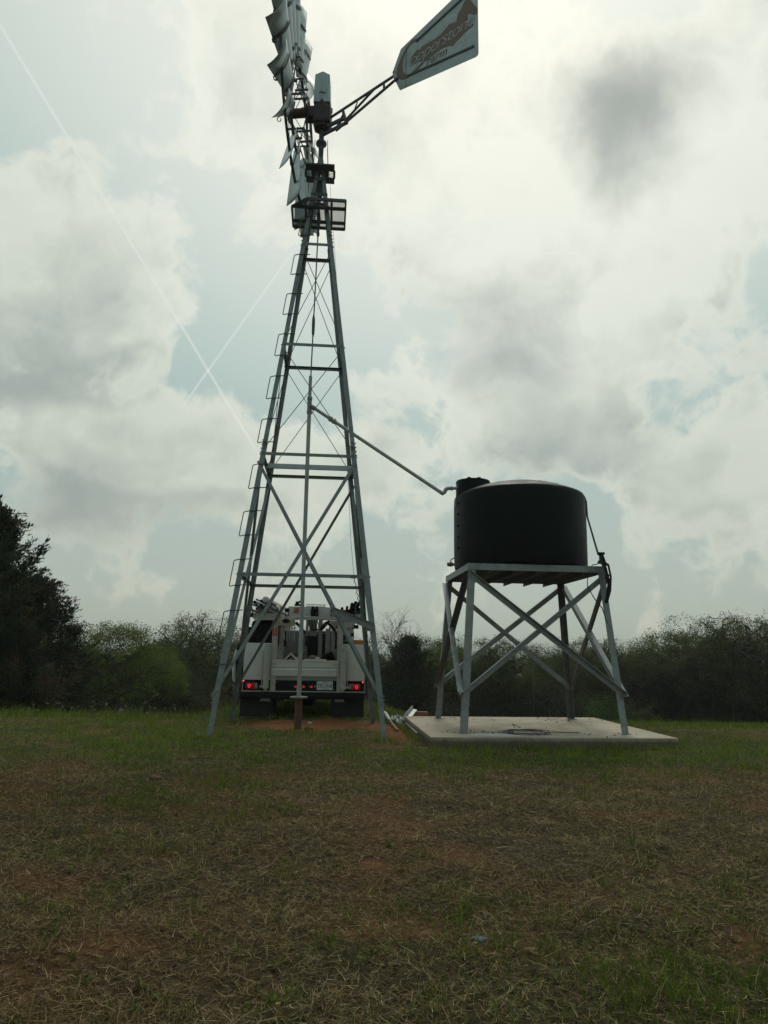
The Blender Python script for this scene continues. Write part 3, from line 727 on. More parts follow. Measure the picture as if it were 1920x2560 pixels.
# pale dried splash by the near left leg
dv = t.v('MULTIPLY', t.v('SUBTRACT', ob, (-.78, -1.32, .2)), (.85, 2.6, 0.0))
spl = t.m('ADD', t.v('LENGTH', dv), t.m('MULTIPLY', t.m('SUBTRACT', t.noise(ob, 7, 6, .7), .5), .9))
cc = t.mix(t.rng(spl, .30, .62, .75, 0.0), cc, (.50, .52, .49))
n4 = t.noise(ob, 2.6, 7, .7, 1.0); cc = t.mix(t.rng(n4, .56, .70, 0, .55), cc, (.185, .140, .100)); cc = t.mix(t.rng(t.noise(ob, 130, 2, .5), .64, .72, 0, .5), cc, (.12, .10, .08))
# darker brown down the sides, with a ragged upper edge
sz = t.n('ShaderNodeSeparateXYZ'); t.l(ob, sz.inputs[0])
edge = t.m('ADD', sz.outputs['Z'], t.m('MULTIPLY', t.m('SUBTRACT', n2, .5), .07))
cc = t.mix(t.rng(edge, .165, .238, .88, 0.0), cc, (.105, .078, .058)); t.l(cc, b.inputs['Base Color'])
bp = t.n('ShaderNodeBump'); bp.inputs['Strength'].default_value = .25; bp.inputs['Distance'].default_value = .01; t.l(t.noise(ob, 25, 5, .7), bp.inputs['Height']); t.l(bp.outputs[0], b.inputs['Normal'])
m = MB(); m.rbox(-SLAB['hx'], SLAB['hx'], -SLAB['hy'], SLAB['hy'], 0, .245, .012)
slab = m.build('concrete_slab', slm); slab.location = (SLAB['c'][0], SLAB['c'][1], SLAB['z'] - .245); slab.rotation_euler = (0, 0, SLAB['r'])
tag(slab, 'pale square concrete slab lying in the grass under the tank stand', 'slab')

SX, SY, SROT = 2.402, 12.458, .081
st = empty('tank_stand', (SX, SY, SLAB['z']), SROT); tag(st, 'four legged grey steel angle stand with cross braces carrying the black tank', 'tank stand')
TZ = 2.71 - SLAB['z']; HX, HY = 1.135, 1.06; BX, BY = 1.251 + .05, 1.198 + .05
def lp(sx, sy, z):
    q = z / (TZ - .1); return Vector((sx * (BX + (HX - .02 - BX) * q), sy * (BY + (HY - .02 - BY) * q), z))
for sx, sy in SG:
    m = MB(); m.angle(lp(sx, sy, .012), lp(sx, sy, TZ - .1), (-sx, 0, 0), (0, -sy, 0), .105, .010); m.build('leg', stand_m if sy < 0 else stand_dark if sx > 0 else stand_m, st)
    m = MB(); p = lp(sx, sy, 0); m.rbox(p.x - (.13 if sx > 0 else .03), p.x + (.03 if sx > 0 else .13), p.y - (.03 if sy < 0 else .13), p.y + (.13 if sy < 0 else .03), .001, .013, .003); m.build('foot_plate', stand_m, st)
for k in range(4):
    a, b_ = SG[k], SG[(k + 1) % 4]
    out = Vector(((a[0] + b_[0]) / 2, (a[1] + b_[1]) / 2, 0))
    zlo = .60
    for i, (u_, v_) in enumerate(((a, b_), (b_, a))):
        p0 = lp(*u_, TZ - .16); p1 = lp(*v_, zlo - (.03 if i else 0))
        d_ = (p1 - p0).normalized(); n_ = out
        n_ = (n_ - d_ * n_.dot(d_)).normalized(); pl = d_.cross(n_)
        if pl.z > 0: pl = -pl
        off = n_ * (.002 if i == 0 else -.022) - pl * .04
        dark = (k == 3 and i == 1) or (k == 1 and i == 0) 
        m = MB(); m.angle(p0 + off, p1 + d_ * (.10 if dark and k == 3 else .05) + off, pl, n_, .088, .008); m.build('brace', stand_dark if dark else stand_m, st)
m = MB()
for p, q, e1 in (((-HX, -HY), (HX, -HY), (0, 1, 0)), ((-HX, HY), (HX, HY), (0, -1, 0))): m.angle((*p, TZ - .004), (*q, TZ - .004), (0, 0, -1), e1, .105, .010)
for p, q, e1 in (((-HX, -HY + .011), (-HX, HY - .011), (1, 0, 0)), ((HX, -HY + .011), (HX, HY - .011), (-1, 0, 0))): m.angle((*p, TZ - .006), (*q, TZ - .006), (0, 0, -1), e1, .105, .010)
m.build('top_frame', stand_m, st)
m = MB(); m.bb(-HX + .03, HX - .03, -HY + .03, HY - .03, TZ - .05, TZ - .017); m.build('deck', deck_m, st)
for k in range(5):
    x = -HX + .36 + .385 * k
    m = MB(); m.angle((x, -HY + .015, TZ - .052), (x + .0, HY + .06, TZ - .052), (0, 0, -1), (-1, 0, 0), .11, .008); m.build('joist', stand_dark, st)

tk = empty('water_tank', (2.41, 12.46, 2.71)); tag(tk, 'squat round black plastic water tank with domed top on the steel stand', 'water tank')
m = MB(); prof = [(0.001, .002), (1.09, .004), (1.14, .03), (1.152, .10), (1.158, .55), (1.155, 1.10), (1.152, 1.25), (1.146, 1.29), (1.128, 1.322), (1.10, 1.340)]
m.lathe(prof, n=96)
for z in (.35, .55, .75, .95, 1.15): m.tube((-1.115, -.31, z - .012), (-1.13, -.315, z + .012), .014, n=6)
m.build('shell', tank_m, tk, 40)
m = MB(); m.lathe([(1.10, 1.338)] + [(max(1.09 * (1 - k / 14.0), .001), 1.343 + .255 * (1 - (1 - k / 14.0) ** 2)) for k in range(15)], n=96); m.build('dome', mat('sheen_black_polyethylene', (.030, .032, .031), .55, 0, var=.35, vscale=3, spec=.3), tk, 40)  # sky sheen on the dome is painted in as a paler black
NX, NY = -.835, -.16
m = MB(); m.lathe([(.315, 1.10), (.305, 1.30), (.30, 1.525), (.285, 1.555), (.24, 1.57)], (NX, NY, 0), 40); m.build('manway_neck', tank_m, tk, 40)
m = MB(); m.lathe([(.30, 1.535), (.305, 1.545), (.295, 1.575), (.22, 1.592), (.02, 1.598)], (NX, NY, 0), 40)
for k in range(6):
    t_ = k * math.pi / 3; m.box((NX + .17 * math.cos(t_), NY + .17 * math.sin(t_), 1.600), (.06, .05, .035), Matrix.Rotation(t_, 3, 'Z'))
m.build('manway_lid', tank_m, tk, 40)
m = MB(); m.add([(NX + .27, NY - .16, 1.44), (NX + .40, NY - .34, 1.395), (NX + .44, NY - .20, 1.50), (NX + .30, NY - .18, 1.505), (NX + .27, NY - .10, 1.40), (NX + .46, NY - .14, 1.44)], [(0, 1, 3), (1, 2, 3), (0, 4, 5, 1), (1, 5, 2), (2, 5, 4, 3), (3, 4, 0)]); m.build('moulded_ridge', tank_m, tk)
m = MB(); vb = Vector((-1.13, -.42, .055))
m.path([vb, vb + Vector((-.10, -.02, 0))], .022, 10); m.path([vb + Vector((-.10, -.02, 0)), vb + Vector((-.19, -.03, 0))], .036, 10); m.path([vb + Vector((-.115, -.02, 0)), vb + Vector((-.15, -.03, 0))], .042, 6)
m.build('outlet_valve', brass_m, tk, 40)
m = MB(); m.path([vb + Vector((-.13, -.02, .03)), vb + Vector((-.13, -.02, .07)), vb + Vector((-.10, -.02, .10)), vb + Vector((-.07, -.02, .11))], .010, 6); m.build('valve_handle', brass_m, tk)

sr_ = empty('ratchet_strap', (3.53, 11.44, 2.72)); tag(sr_, 'black webbing tie down strap hanging from the far corner of the tank platform', 'strap')
O_ = Vector((3.53, 11.44, 2.72))
def W(*p): return Vector(p) - O_
m = MB()
m.ribbon([W(2.75, 12.30, 4.33), W(3.05, 12.25, 4.265), W(3.30, 12.2, 4.165), W(3.45, 12.16, 4.075), W(3.505, 12.15, 4.01), W(3.53, 12.14, 3.92), W(3.533, 12.13, 3.66), W(3.54, 11.60, 2.90)], .05, .004, (.8, .7, .1)); m.build('webbing', strap_m, sr_)
m = MB()
m.rbox(-.025, .035, -.03, .03, .02, .20, .01); m.tube((-.05, 0, .19), (.06, 0, .19), .022, n=8); m.tube((-.05, 0, .05), (.06, 0, .05), .018, n=8); m.bar((.02, 0, .17), (.07, -.03, -.02), .06, .02, up=(1, 0, 0)); m.build('ratchet', black_m, sr_)
m = MB()
m.ribbon([W(3.53, 11.43, 2.90), W(3.51, 11.37, 2.76), W(3.55, 11.31, 2.66), W(3.60, 11.31, 2.40), W(3.56, 11.32, 2.16), W(3.545, 11.33, 2.10)], .055, .006, (1, .1, 0))
m.ribbon([W(3.50, 11.45, 2.78), W(3.44, 11.32, 2.72), W(3.34, 11.30, 2.70), W(3.26, 11.30, 2.50), W(3.25, 11.30, 2.36), W(3.36, 11.30, 2.16), W(3.47, 11.30, 2.02), W(3.545, 11.31, 1.78)], .045, .006, (.5, 1, .3))
m.ribbon([W(3.56, 11.45, 2.80), W(3.60, 11.31, 2.72), W(3.63, 11.30, 2.52), W(3.615, 11.31, 2.30), W(3.56, 11.31, 2.13)], .045, .006, (.8, .5, 0))
m.build('loose_tail', strap_m, sr_)

# ------------------------------------------------------------------ service truck, seen from behind
TRX, TRY, TRROT = -1.535, 14.42, .045
tr = empty('service_truck', (TRX, TRY, -.035), TRROT); tr.scale = (1, 1, 1.055)
tag(tr, 'white pump hoist service truck parked behind the windmill with its tail lamps lit', 'truck')
for nm, u0, u1 in (('left', -1.20, -.665), ('right', .755, 1.20)):
    m = MB(); m.rbox(u0, u1, 0.0, 2.55, .705, 1.385, .014)
    m.build('side_compartment', white_m, tr, 30)
m = MB(); m.bb(-.66, .75, .10, 2.55, .78, .80); m.bb(-.66, .75, 2.50, 2.55, .80, 1.34); m.bb(-.664, -.64, .12, 2.5, .80, 1.34); m.bb(.735, .754, .12, 2.5, .80, 1.34); m.build('bed_floor', grey_m, tr)
m = MB(); m.bb(-1.20, 1.20, .04, .12, .515, .702); m.build('light_panel', black_m, tr)
m = MB(); m.bar((-1.205, .02, .503), (1.205, .02, .503), .06, .016); m.bb(-1.207, -1.195, .03, .10, .51, .70); m.bb(1.195, 1.207, .03, .10, .51, .70); m.build('rear_sill', whiteworn_m, tr)
m = MB(); m.rbox(-1.23, 1.21, -.07, .22, .375, .492, .012); m.build('rear_bumper', black_m, tr, 30)
m = MB(); m.bb(-.64, .745, .02, .10, .705, .775); m.build('tailgate_sill', grey_m, tr)
tg = [(0, .775), (-.012, .79), (-.020, .90), (-.004, .925), (-.018, .95), (-.018, 1.045), (-.028, 1.05), (-.028, 1.078), (.02, 1.078), (.03, .775)]
m = MB(); m.ext((-.645, 0, 0), (.672, 0, 0), tg, (0, 1, 0), (0, 0, 1)); m.build('tailgate', white_m, tr)
m = MB()
for u in (-.60, .62): m.bb(u - .045, u + .045, -.035, -.019, .995, 1.02)
m.build('tailgate_hinge', whiteworn_m, tr)
for u in (-.61, .70):
    m = MB(); m.rbox(u - .052, u + .052, .0, .10, .50, 1.86 + (.02 if u > 0 else 0), .008)
    m.bb(u - .065, u - .05, -.02, .02, .80, .95); m.build('corner_post', whiteworn_m, tr)
m = MB(); m.bb(-.66, -.56, -.004, .0, 1.52, 1.68); m.build('warning_label', label_red, tr)
m = MB(); m.rbox(-.62, .82, .02, .12, 1.83, 1.895, .006)
for k in range(7): m.tube((-.3 + .17 * k, .015, 1.86), (-.3 + .17 * k, .03, 1.86), .014, n=6)
m.build('cross_bar', whiteworn_m, tr)
# crane boom laid across the top, with clamps
m = MB(); m.ext((-.38, .30, 1.925), (.57, .42, 1.925), [(-.10, -.01), (.10, -.01), (.10, .165), (-.10, .165)], (0, 1, 0), (0, 0, 1)); m.build('boom', white_m, tr)
m = MB(); m.bb(-.262, -.165, .190, .199, 1.965, 2.06); m.build('warning_label', label_red, tr)
m = MB()
for z in (2.10, 2.135): m.tube((-.02, .28, z), (.36, .33, z), .010, n=6)
m.tube((.36, .33, 2.06), (.36, .33, 2.15), .008, n=6); m.build('boom_rail', whiteworn_m, tr)
for u in (-.40, .53):
    m = MB(); m.rbox(u - .035, u + .035, .12, .30, 1.98, 2.05, .01); m.bb(u - .03, u - .018, .16, .24, 1.89, 1.99); m.bb(u + .018, u + .03, .16, .24, 1.89, 1.99); m.tube((u - .045, .2, 2.02), (u + .045, .2, 2.02), .03, n=8); m.build('boom_clamp', black_m, tr)
m = MB()
for u in (.12, .20): m.rbox(u - .035, u + .035, .14, .30, 1.90, 2.06, .012); m.tube((u, .18, 2.07), (u, .26, 2.07), .03, n=8)
m.bb(.09, .23, .16, .27, 1.98, 2.03)
m.build('boom_clamp', black_m, tr)
m = MB(); m.rbox(-.26, -.06, .20, .34, 2.105, 2.14, .01); m.rbox(-.24, -.17, .22, .32, 2.14, 2.19, .012); m.rbox(-.13, -.08, .22, .30, 2.14, 2.205, .01); m.tube((-.075, .25, 2.1), (-.075, .25, 2.24), .006, n=6); m.tube((-.2, .25, 2.17), (-.1, .25, 2.20), .02, n=8); m.build('winch_hook', black_m, tr)
# mast and hoses under the boom
m = MB(); m.rbox(.22, .30, .9, 1.05, 1.0, 1.90, .008); m.rbox(.02, .18, .9, 1.05, 1.55, 1.90, .01); m.rbox(.06, .15, .88, 1.0, 1.66, 1.90, .01); m.bb(-.05, .0, .9, 1.0, 1.55, 1.90); m.build('mast', grey_m, tr)
m = MB()
for a in range(4):
    u = .02 + .05 * a; m.path([(u, .85, 1.88), (u + .02 * a, .8, 1.75), (.10 + .03 * a, .78, 1.66), (.26 + .02 * a, .8, 1.68), (.34 + .03 * a, .7, 1.80), (.45, .5, 1.84)], .012, 6)
m.build('hydraulic_hose', black_m, tr); m = MB()
m.path([(.40, .1, 1.80), (.50, .06, 1.74), (.58, .05, 1.66), (.61, .05, 1.50), (.60, .05, 1.30)], .016, 6); m.path([(.42, .1, 1.77), (.52, .06, 1.70), (.60, .05, 1.60), (.625, .06, 1.3)], .012, 6)
m.build('hydraulic_hose', black_m, tr); m = MB()
m.path([(-.24, .6, 1.80), (-.18, .62, 1.74), (-.10, .65, 1.66), (-.06, .7, 1.6)], .03, 6)
m.build('hydraulic_hose', black_m, tr)
# valve bank with hanging levers
m = MB(); m.rbox(-.552, -.215, -.05, .03, 1.712, 1.838, .008); 
for u, z in ((-.50, 1.77), (-.47, 1.77), (-.43, 1.76), (-.30, 1.77), (-.26, 1.79), (-.52, 1.725), (-.235, 1.725), (-.235, 1.82)): m.tube((u, -.055, z), (u, -.045, z), .009, n=6)
m.build('control_panel', mat('tan_panel_paint', (.36, .31, .22), .6, 0, var=.2, vscale=14), tr, 30)
m = MB(); m.lathe([(.075, -.058), (.07, -.054)], (-.39, 0, 1.80), 24, 'Y'); 
for q in range(len(m.v)): x, y, z = m.v[q]; m.v[q] = (x, y, 1.80 + (z - 1.80) * .55)
m.build('oval_badge', black_m, tr)
m = MB()
for k in range(6):
    u = -.47 + .05 * k; L = .20 + .03 * ((k * 7) % 3); m.tube((u, -.02, 1.712), (u + .006, -.03, 1.712 - L), .0075, n=6); m.tube((u + .006, -.03, 1.712 - L), (u + .006, -.03, 1.69 - L), .011, n=6); m.tube((u - .018, -.02, 1.66), (u + .018, -.02, 1.66), .008, n=6)
m.tube((-.26, -.02, 1.66), (-.18, -.05, 1.68), .010, n=6)
m.build('control_lever', pipe_m, tr)
m = MB(); m.rbox(-.47, -.08, 1.05, 1.10, 1.10, 1.64, .006); m.tube((-.16, 1.03, 1.47), (-.16, 1.06, 1.47), .018, n=8); m.build('bulkhead_panel', mat('mid_grey_paint', (.22, .225, .21), .55, 0, var=.1, vscale=5), tr)
m = MB(); m.bb(-.53, -.48, .55, .60, .9, 1.72); m.bb(-.545, -.515, .35, .40, .9, 1.70); m.build('hose_reel_post', whiteworn_m, tr)
m = MB(); m.rbox(.37, .47, .95, 1.25, .95, 1.70, .008); m.rbox(.49, .60, .90, 1.25, 1.10, 1.74, .008); m.rbox(.615, .655, .80, 1.25, .9, 1.70, .008); m.rbox(.44, .655, .92, 1.25, 1.70, 1.86, .012); m.build('hydraulic_tank', mat('shaded_white_paint', (.36, .355, .33), .6, 0, var=.25, vscale=9), tr)  # white paint greyed to stand in for the shade inside the bed
m = MB(); m.rbox(-.06, .37, 1.8, 2.4, .81, 1.62, .03); m.build('crew_box', black_m, tr)
# black rounded cover on the left compartment
m = MB(); pr = [(-.60, 1.388), (-.60, 1.80), (-.64, 1.815), (-1.02, 1.815), (-1.07, 1.795), (-1.095, 1.74), (-1.10, 1.62), (-1.085, 1.388)]
m.ext((0, .14, 0), (0, 1.9, 0), pr, (1, 0, 0), (0, 0, 1)); m.build('black_tool_cover', blackgl_m, tr)
# pipe racks
m = MB()
m.rbox(-1.07, -.50, .02, .10, 1.845, 1.95, .008); m.rbox(-1.07, -.50, 2.3, 2.4, 1.845, 1.95, .008); m.bb(-1.07, -1.03, .06, 4.6, 1.86, 1.94); m.bb(-.54, -.50, .06, 4.6, 1.86, 1.94); m.rbox(-1.04, -.56, -.02, .03, 1.815, 1.85, .006); m.bar((-1.07, .06, 1.93), (-1.10, .06, 2.05), .03, .03); m.bar((-.5, .06, 1.93), (-.52, .06, 2.08), .03, .03)
m.build('pipe_rack', whiteworn_m, tr)
m = MB(); m.rbox(-1.16, -1.07, .0, .09, 1.865, 1.945, .008); m.build('rack_marker_lamp', black_m, tr)
m = MB(); m.rbox(.74, 1.12, .0, .09, 1.90, 1.955, .008); m.bb(.80, .84, .05, 4.6, 1.91, 1.95); m.bb(1.08, 1.12, .05, 4.6, 1.91, 1.95)
m.ext((0, .03, 0), (0, .35, 0), [(.76, 1.895), (1.03, 1.895), (.97, 1.72), (.76, 1.72)], (1, 0, 0), (0, 0, 1)); m.ext((0, .06, 0), (0, .33, 0), [(.76, 1.72), (.965, 1.72), (.915, 1.57), (.76, 1.57)], (1, 0, 0), (0, 0, 1)); m.bb(.755, 1.0, .0, .04, 1.83, 1.85); m.bb(.755, .96, .01, .06, 1.70, 1.735); m.bb(.755, .93, .02, .06, 1.565, 1.59)
m.bb(1.10, 1.13, .05, .10, 1.90, 2.0); m.build('pipe_rack', whiteworn_m, tr)
for q in ((.93, 1.06, .02, .10, 1.68, 1.75), (.90, .97, .02, .10, 1.53, 1.60), (1.10, 1.19, .02, .10, 1.88, 1.96)):
    m = MB(); m.rbox(*q, .006); m.build('rack_marker_lamp', black_m, tr)
m = MB(); m.rbox(.955, 1.20, .05, .75, 1.388, 1.468, .01); m.build('amber_beacon_bar', amber_m, tr)
m = MB(); m.rbox(.765, .95, .06, .7, 1.388, 1.455, .01); m.tube((.80, .03, 1.43), (.93, .03, 1.43), .02, n=8); m.tube((.83, .04, 1.46), (.84, .04, 1.48), .02, n=8); m.build('vice', gear_m, tr)
# outriggers
for u, sgn in ((-.738, -1), (.775, 1)):
    m = MB(); m.lathe([(.052, .55), (.058, .56), (.058, 1.29), (.05, 1.30), (.05, 1.33)], (u, -.06, 0), 16); m.rbox(u - .03, u + .06, -.09, -.02, 1.325, 1.37, .006); m.tube((u, -.06, .515), (u, -.06, .555), .03, n=10)
    m.build('outrigger_leg', whiteworn_m, tr, 30)
    m = MB(); m.tube((u + sgn * .072, -.05, 1.06), (u + sgn * .072, -.05, 1.24), .026, n=8); m.path([(u + sgn * .072, -.05, 1.06), (u + sgn * .082, -.05, .75), (u + sgn * .085, -.05, .60)], .008, 6); m.tube((u + sgn * .06, -.05, .585), (u + sgn * .12, -.05, .585), .018, n=8); m.build('outrigger_ram', whiteworn_m, tr, 30)
# rear lamps, number plate
for u0, u1, lit, cu0, cu1 in ((-1.135, -.95, -1.065, -.95, -.905), (.935, 1.115, 1.045, .89, .935)):
    m = MB(); m.rbox(u0, u1, -.0, .045, .545, .655, .008); lamp = m.build('tail_lamp', red_lens, tr, 30)
    m = MB(); m.rbox(cu0, cu1, .0, .045, .55, .65, .006); m.build('reverse_lens', clear_lens, lamp)
    m = MB()                                                   # bright ring of the bulb behind the lens
    N_ = 10; ring = [(lit + .024 * math.sin(2 * math.pi * k / N_), -.004, .60 + .024 * math.cos(2 * math.pi * k / N_)) for k in range(N_)] 
    ring = [(x, y, z - (.014 if abs(x - lit) < .012 and z < .60 else 0)) for x, y, z in ring]; m.path(ring + [ring[0]], .0085, 6); m.build('lit_bulb', red_lit, lamp)
for u in (-1.185, 1.165):
    m = MB(); m.lathe([(.011, .028), (.013, .04)], (u, 0, .685), 10, 'Y'); m.build('marker_lamp', mat('bright_marker', (.8, .1, .1), .3, emit=((1, .12, .12), 1.6)) if 'bright_marker' not in MATS else MATS['bright_marker'], tr)
for u in (-.155, -.005, .15):
    m = MB(); 
    for k in range(3): t_ = k * 2.1 + u * 9; m.tube((u + .012 * math.cos(t_), .03, .59 + .012 * math.sin(t_)), (u + .012 * math.cos(t_), .042, .59 + .012 * math.sin(t_)), .0075, n=6)
    m.cur = 1; m.rbox(u - .04, u + .04, .033, .05, .565, .615, .004); m.build('marker_lamp', [red_lit, red_lens], tr)
m = MB(); m.rbox(.257, .572, .010, .030, .535, .695, .006); pl_ = m.build('number_plate', plate_m, tr)
put_text('TFC-1918', .098, .415, .605, 0, .0085, ink_m, pl_, 'plate_lettering', spacing=.98, sx=.70, off=.001)
put_text('TEXAS', .030, .415, .672, 0, .0085, ink_m, pl_, 'plate_lettering', off=.0008, sx=1.1)
m = MB()
for u in (.30, .53): m.tube((u, .004, .675), (u, .012, .675), .007, n=6)
m.bb(.35, .50, .006, .012, .547, .552); m.bb(.272, .285, .007, .012, .668, .678); m.build('plate_bolt', ink_m, pl_)
m = MB(); m.tube((.225, .02, .60), (.225, .045, .60), .018, n=10); m.tube((-.54, .02, .665), (-.54, .045, .665), .011, n=8); m.tube((.60, .02, .54), (.60, .045, .54), .012, n=8); m.build('panel_bolt', clear_lens, tr)
# underside: frame, axle, wheels, flaps
m = MB()
for u in (-.42, .42): m.bb(u - .05, u + .05, .2, 5.6, .46, .68)
m.bb(-.6, .6, .3, .45, .42, .55); m.tube((-.9, 1.25, .36), (.9, 1.25, .36), .075, n=10); m.lathe([(.05, -.2), (.2, -.1), (.2, .1), (.05, .2)], (.02, 1.25, .36), 14, 'X'); m.rbox(-.3, .35, 1.9, 2.9, .33, .68, .03)
m.bb(-.55, .55, 2.5, 4.2, .3, .5); m.bb(-1.1, 1.1, .1, 2.5, .55, .70); m.build('chassis', black_m, tr)
for u0, u1 in ((-1.245, -.60), (.545, 1.195)):
    m = MB(); m.rbox(u0, u1, .12, .135, .045, .372, .004); m.build('mud_flap', rubber_m, tr)
for u0, u1 in ((-.84, -.655), (.62, .80)):
    m = MB(); m.rbox(u0, u1, .06, .118, .322, .374, .005); m.bb(u0 - .03, u1 + .03, .10, .119, .314, .322); m.build('flap_bracket', whiteworn_m, tr)
def wheel_at(u, v, wd):
    m = MB(); prof = [(.20, -wd / 2), (.36, -wd / 2), (.395, -wd / 2 + .03), (.40, 0), (.395, wd / 2 - .03), (.36, wd / 2), (.20, wd / 2)]
    m.lathe(prof, (u, v, .395), 28, 'X'); ty_ = m.build('tyre', rubber_m, tr, 30)
    m = MB(); m.lathe([(.05, -wd / 2 - .01), (.198, -wd / 2 + .01), (.198, wd / 2 - .01), (.05, wd / 2 + .01)], (u, v, .395), 20, 'X'); m.build('rim', whiteworn_m, ty_, 30)
for u in (-1.05, -.77, .77, 1.05): wheel_at(u, 1.25, .24)
for u in (-.93, .93): wheel_at(u, 5.05, .25)
# cab
m = MB()
cp = [(2.75, .55), (2.75, 1.70), (2.90, 1.80), (4.0, 1.80), (4.75, 1.28), (5.95, 1.18), (6.05, .95), (6.05, .5), (5.5, .45), (5.42, .75), (5.05, .86), (4.68, .75), (4.6, .45)]
m.ext((-.98, 0, 0), (.98, 0, 0), cp, (0, 1, 0), (0, 0, 1)); m.build('cab', white_m, tr)
m = MB(); m.bb(-.80, .80, 2.735, 2.755, 1.30, 1.68); m.ext((-.99, 0, 0), (.99, 0, 0), [(3.05, 1.25), (3.08, 1.70), (4.0, 1.70), (4.5, 1.25)], (0, 1, 0), (0, 0, 1)); m.build('cab_window', glass_m, tr)
# open driver's door, hinged at its front edge
dr = empty('cab_door', (-.99, 3.98, 0), R(-58), tr)
m = MB(); dp = [(-1.05, .52), (-1.08, .62), (-1.07, 1.0), (-1.03, 1.26), (0, 1.26), (0, .52)]
m.ext((-.10, 0, 0), (-.045, 0, 0), dp, (0, 1, 0), (0, 0, 1))
m.path([(-.10, -1.02, .60), (-.13, -1.05, .8), (-.13, -1.05, 1.0), (-.10, -1.0, 1.22)], .035, 6); m.build('door_skin', white_m, dr)
m = MB(); m.ext((-.045, 0, 0), (.02, 0, 0), [(-1.02, .56), (-1.03, 1.0), (-.99, 1.24), (-.02, 1.24), (-.02, .56)], (0, 1, 0), (0, 0, 1)); m.bar((.03, -.75, .95), (.03, -.2, .98), .05, .06); m.build('door_trim', blackgl_m, dr)
m = MB()
for p, q in (((-.06, -1.0, 1.24), (-.01, -.78, 1.76)), ((-.01, -.78, 1.76), (-.01, -.42, 1.76)), ((-.01, -.42, 1.76), (-.06, -.02, 1.26))): m.bar(p, q, .05, .06, up=(1, 0, 0))
m.build('window_frame', blackgl_m, dr)
m = MB(); m.ext((-.035, 0, 0), (-.028, 0, 0), [(-.96, 1.25), (-.76, 1.74), (-.43, 1.74), (-.06, 1.26)], (0, 1, 0), (0, 0, 1)); m.build('door_glass', glass_m, dr)
m = MB(); m.rbox(-.09, .06, -.25, -.10, 1.22, 1.42, .02); m.build('wing_mirror', blackgl_m, dr)
m = MB(); m.rbox(-1.40, -1.0, 2.95, 4.1, .44, .475, .01); m.build('side_step', pipe_m, tr)

def truck_world(u, v, z):
    c_, s_ = math.cos(TRROT), math.sin(TRROT); return (TRX + u * c_ - v * s_, TRY + u * s_ + v * c_, z * 1.055 - .035)
# pipes lying on the racks, each its own thing
def rack_pipe(u, z, r_, m_, lab, group, v0=-.10, L=5.0, du=0.0, dz=0.0, cap=False):
    o = empty('rack_pipe', truck_world(u, v0, z), TRROT); tag(o, lab, 'pipe', group)
    m = MB(); n = 14
    p0, p1 = Vector((0, 0, 0)), Vector((du, L, dz))
    if cap:
        m.path([p0, p1], r_, 20); m.build('pipe_body', m_, o, 30)
        m = MB(); m.lathe([(.001, -.045), (r_ * .5, -.042), (r_ * .85, -.03), (r_ * 1.04, 0), (r_ * 1.04, .1)], (0, 0, 0), 24, 'Y'); m.build('end_cap', pvc_m, o, True)
    else:
        m.path([p0, p1], r_, n, caps=False); k0 = len(m.v); m.path([p0, p1], r_ * .80, n, caps=False)
        for k in range(n): m.add([], []); m.f.append((k, (k + 1) % n, k0 + (k + 1) % n, k0 + k)); m.mi.append(0)
        # inner end, so the bore is dark
        m.build('pipe_body', m_, o, 30)
    return o
LG = 'pipes bundled on the left rack of the truck'
lp_ = [(-1.085, 2.10, .020, blue_m, 'thin blue pipe end sticking out at the outer edge of the left rack', .55, .0), (-1.02, 2.135, .036, blue_m, 'thick blue pipe, second highest in the bundle on the left rack', .35, .0), (-.985, 2.19, .022, pvc_m, 'thin grey pipe angled up above the bundle on the left rack', .3, .1),
       (-.90, 2.165, .034, blue_m, 'blue pipe just left of the big white capped pipe', .3, .0), (-.985, 2.085, .033, pvc_m, 'open white pipe end in the middle left of the left rack', .2, .0), (-.895, 2.085, .038, blue_m, 'open blue pipe end under the white capped pipe', .2, .0),
       (-.98, 2.02, .032, pvc_m, 'open white pipe end low in the middle of the left rack', .2, .0), (-1.045, 1.985, .022, pvc_m, 'small white pipe end at the lower left of the left rack', .3, .0), (-.88, 1.985, .032, pvc_m, 'open white pipe end at the bottom centre of the left rack', .2, 0), (-1.09, 1.995, .022, grey_m, 'dark grey pipe end lowest and outermost on the left rack', .35, 0),
       (-.74, 2.0, .030, pvc_m, 'white pipe end at the bottom right of the left rack', .15, 0), (-.69, 2.06, .028, pvc_m, 'white pipe end at the right side of the left rack', .15, 0), (-.70, 2.125, .026, darkpipe_m, 'dark pipe end at the upper right of the left rack', .15, 0), (-.77, 2.09, .034, blue_m, 'blue pipe end behind the steel brace on the left rack', .15, 0),
       (-.62, 2.08, .028, pvc_m, 'long pale pipe at the inner edge of the left rack', .1, .0), (-.57, 2.02, .026, pvc_m, 'lowest pale pipe at the inner edge of the left rack', .08, 0)]
for i, (u, z, r_, m_, lab, du, dz) in enumerate(lp_): rack_pipe(u, z, r_, m_, lab, LG, v0=-.06 - .05 * ((i * 5) % 3), du=du * .4, dz=dz)
rack_pipe(-.815, 2.195, .068, pvc_m, 'big round white capped pipe on top of the left rack bundle', LG, v0=-.05, du=.12, cap=True)
RG = 'dark rusty pipes on the right rack of the truck'
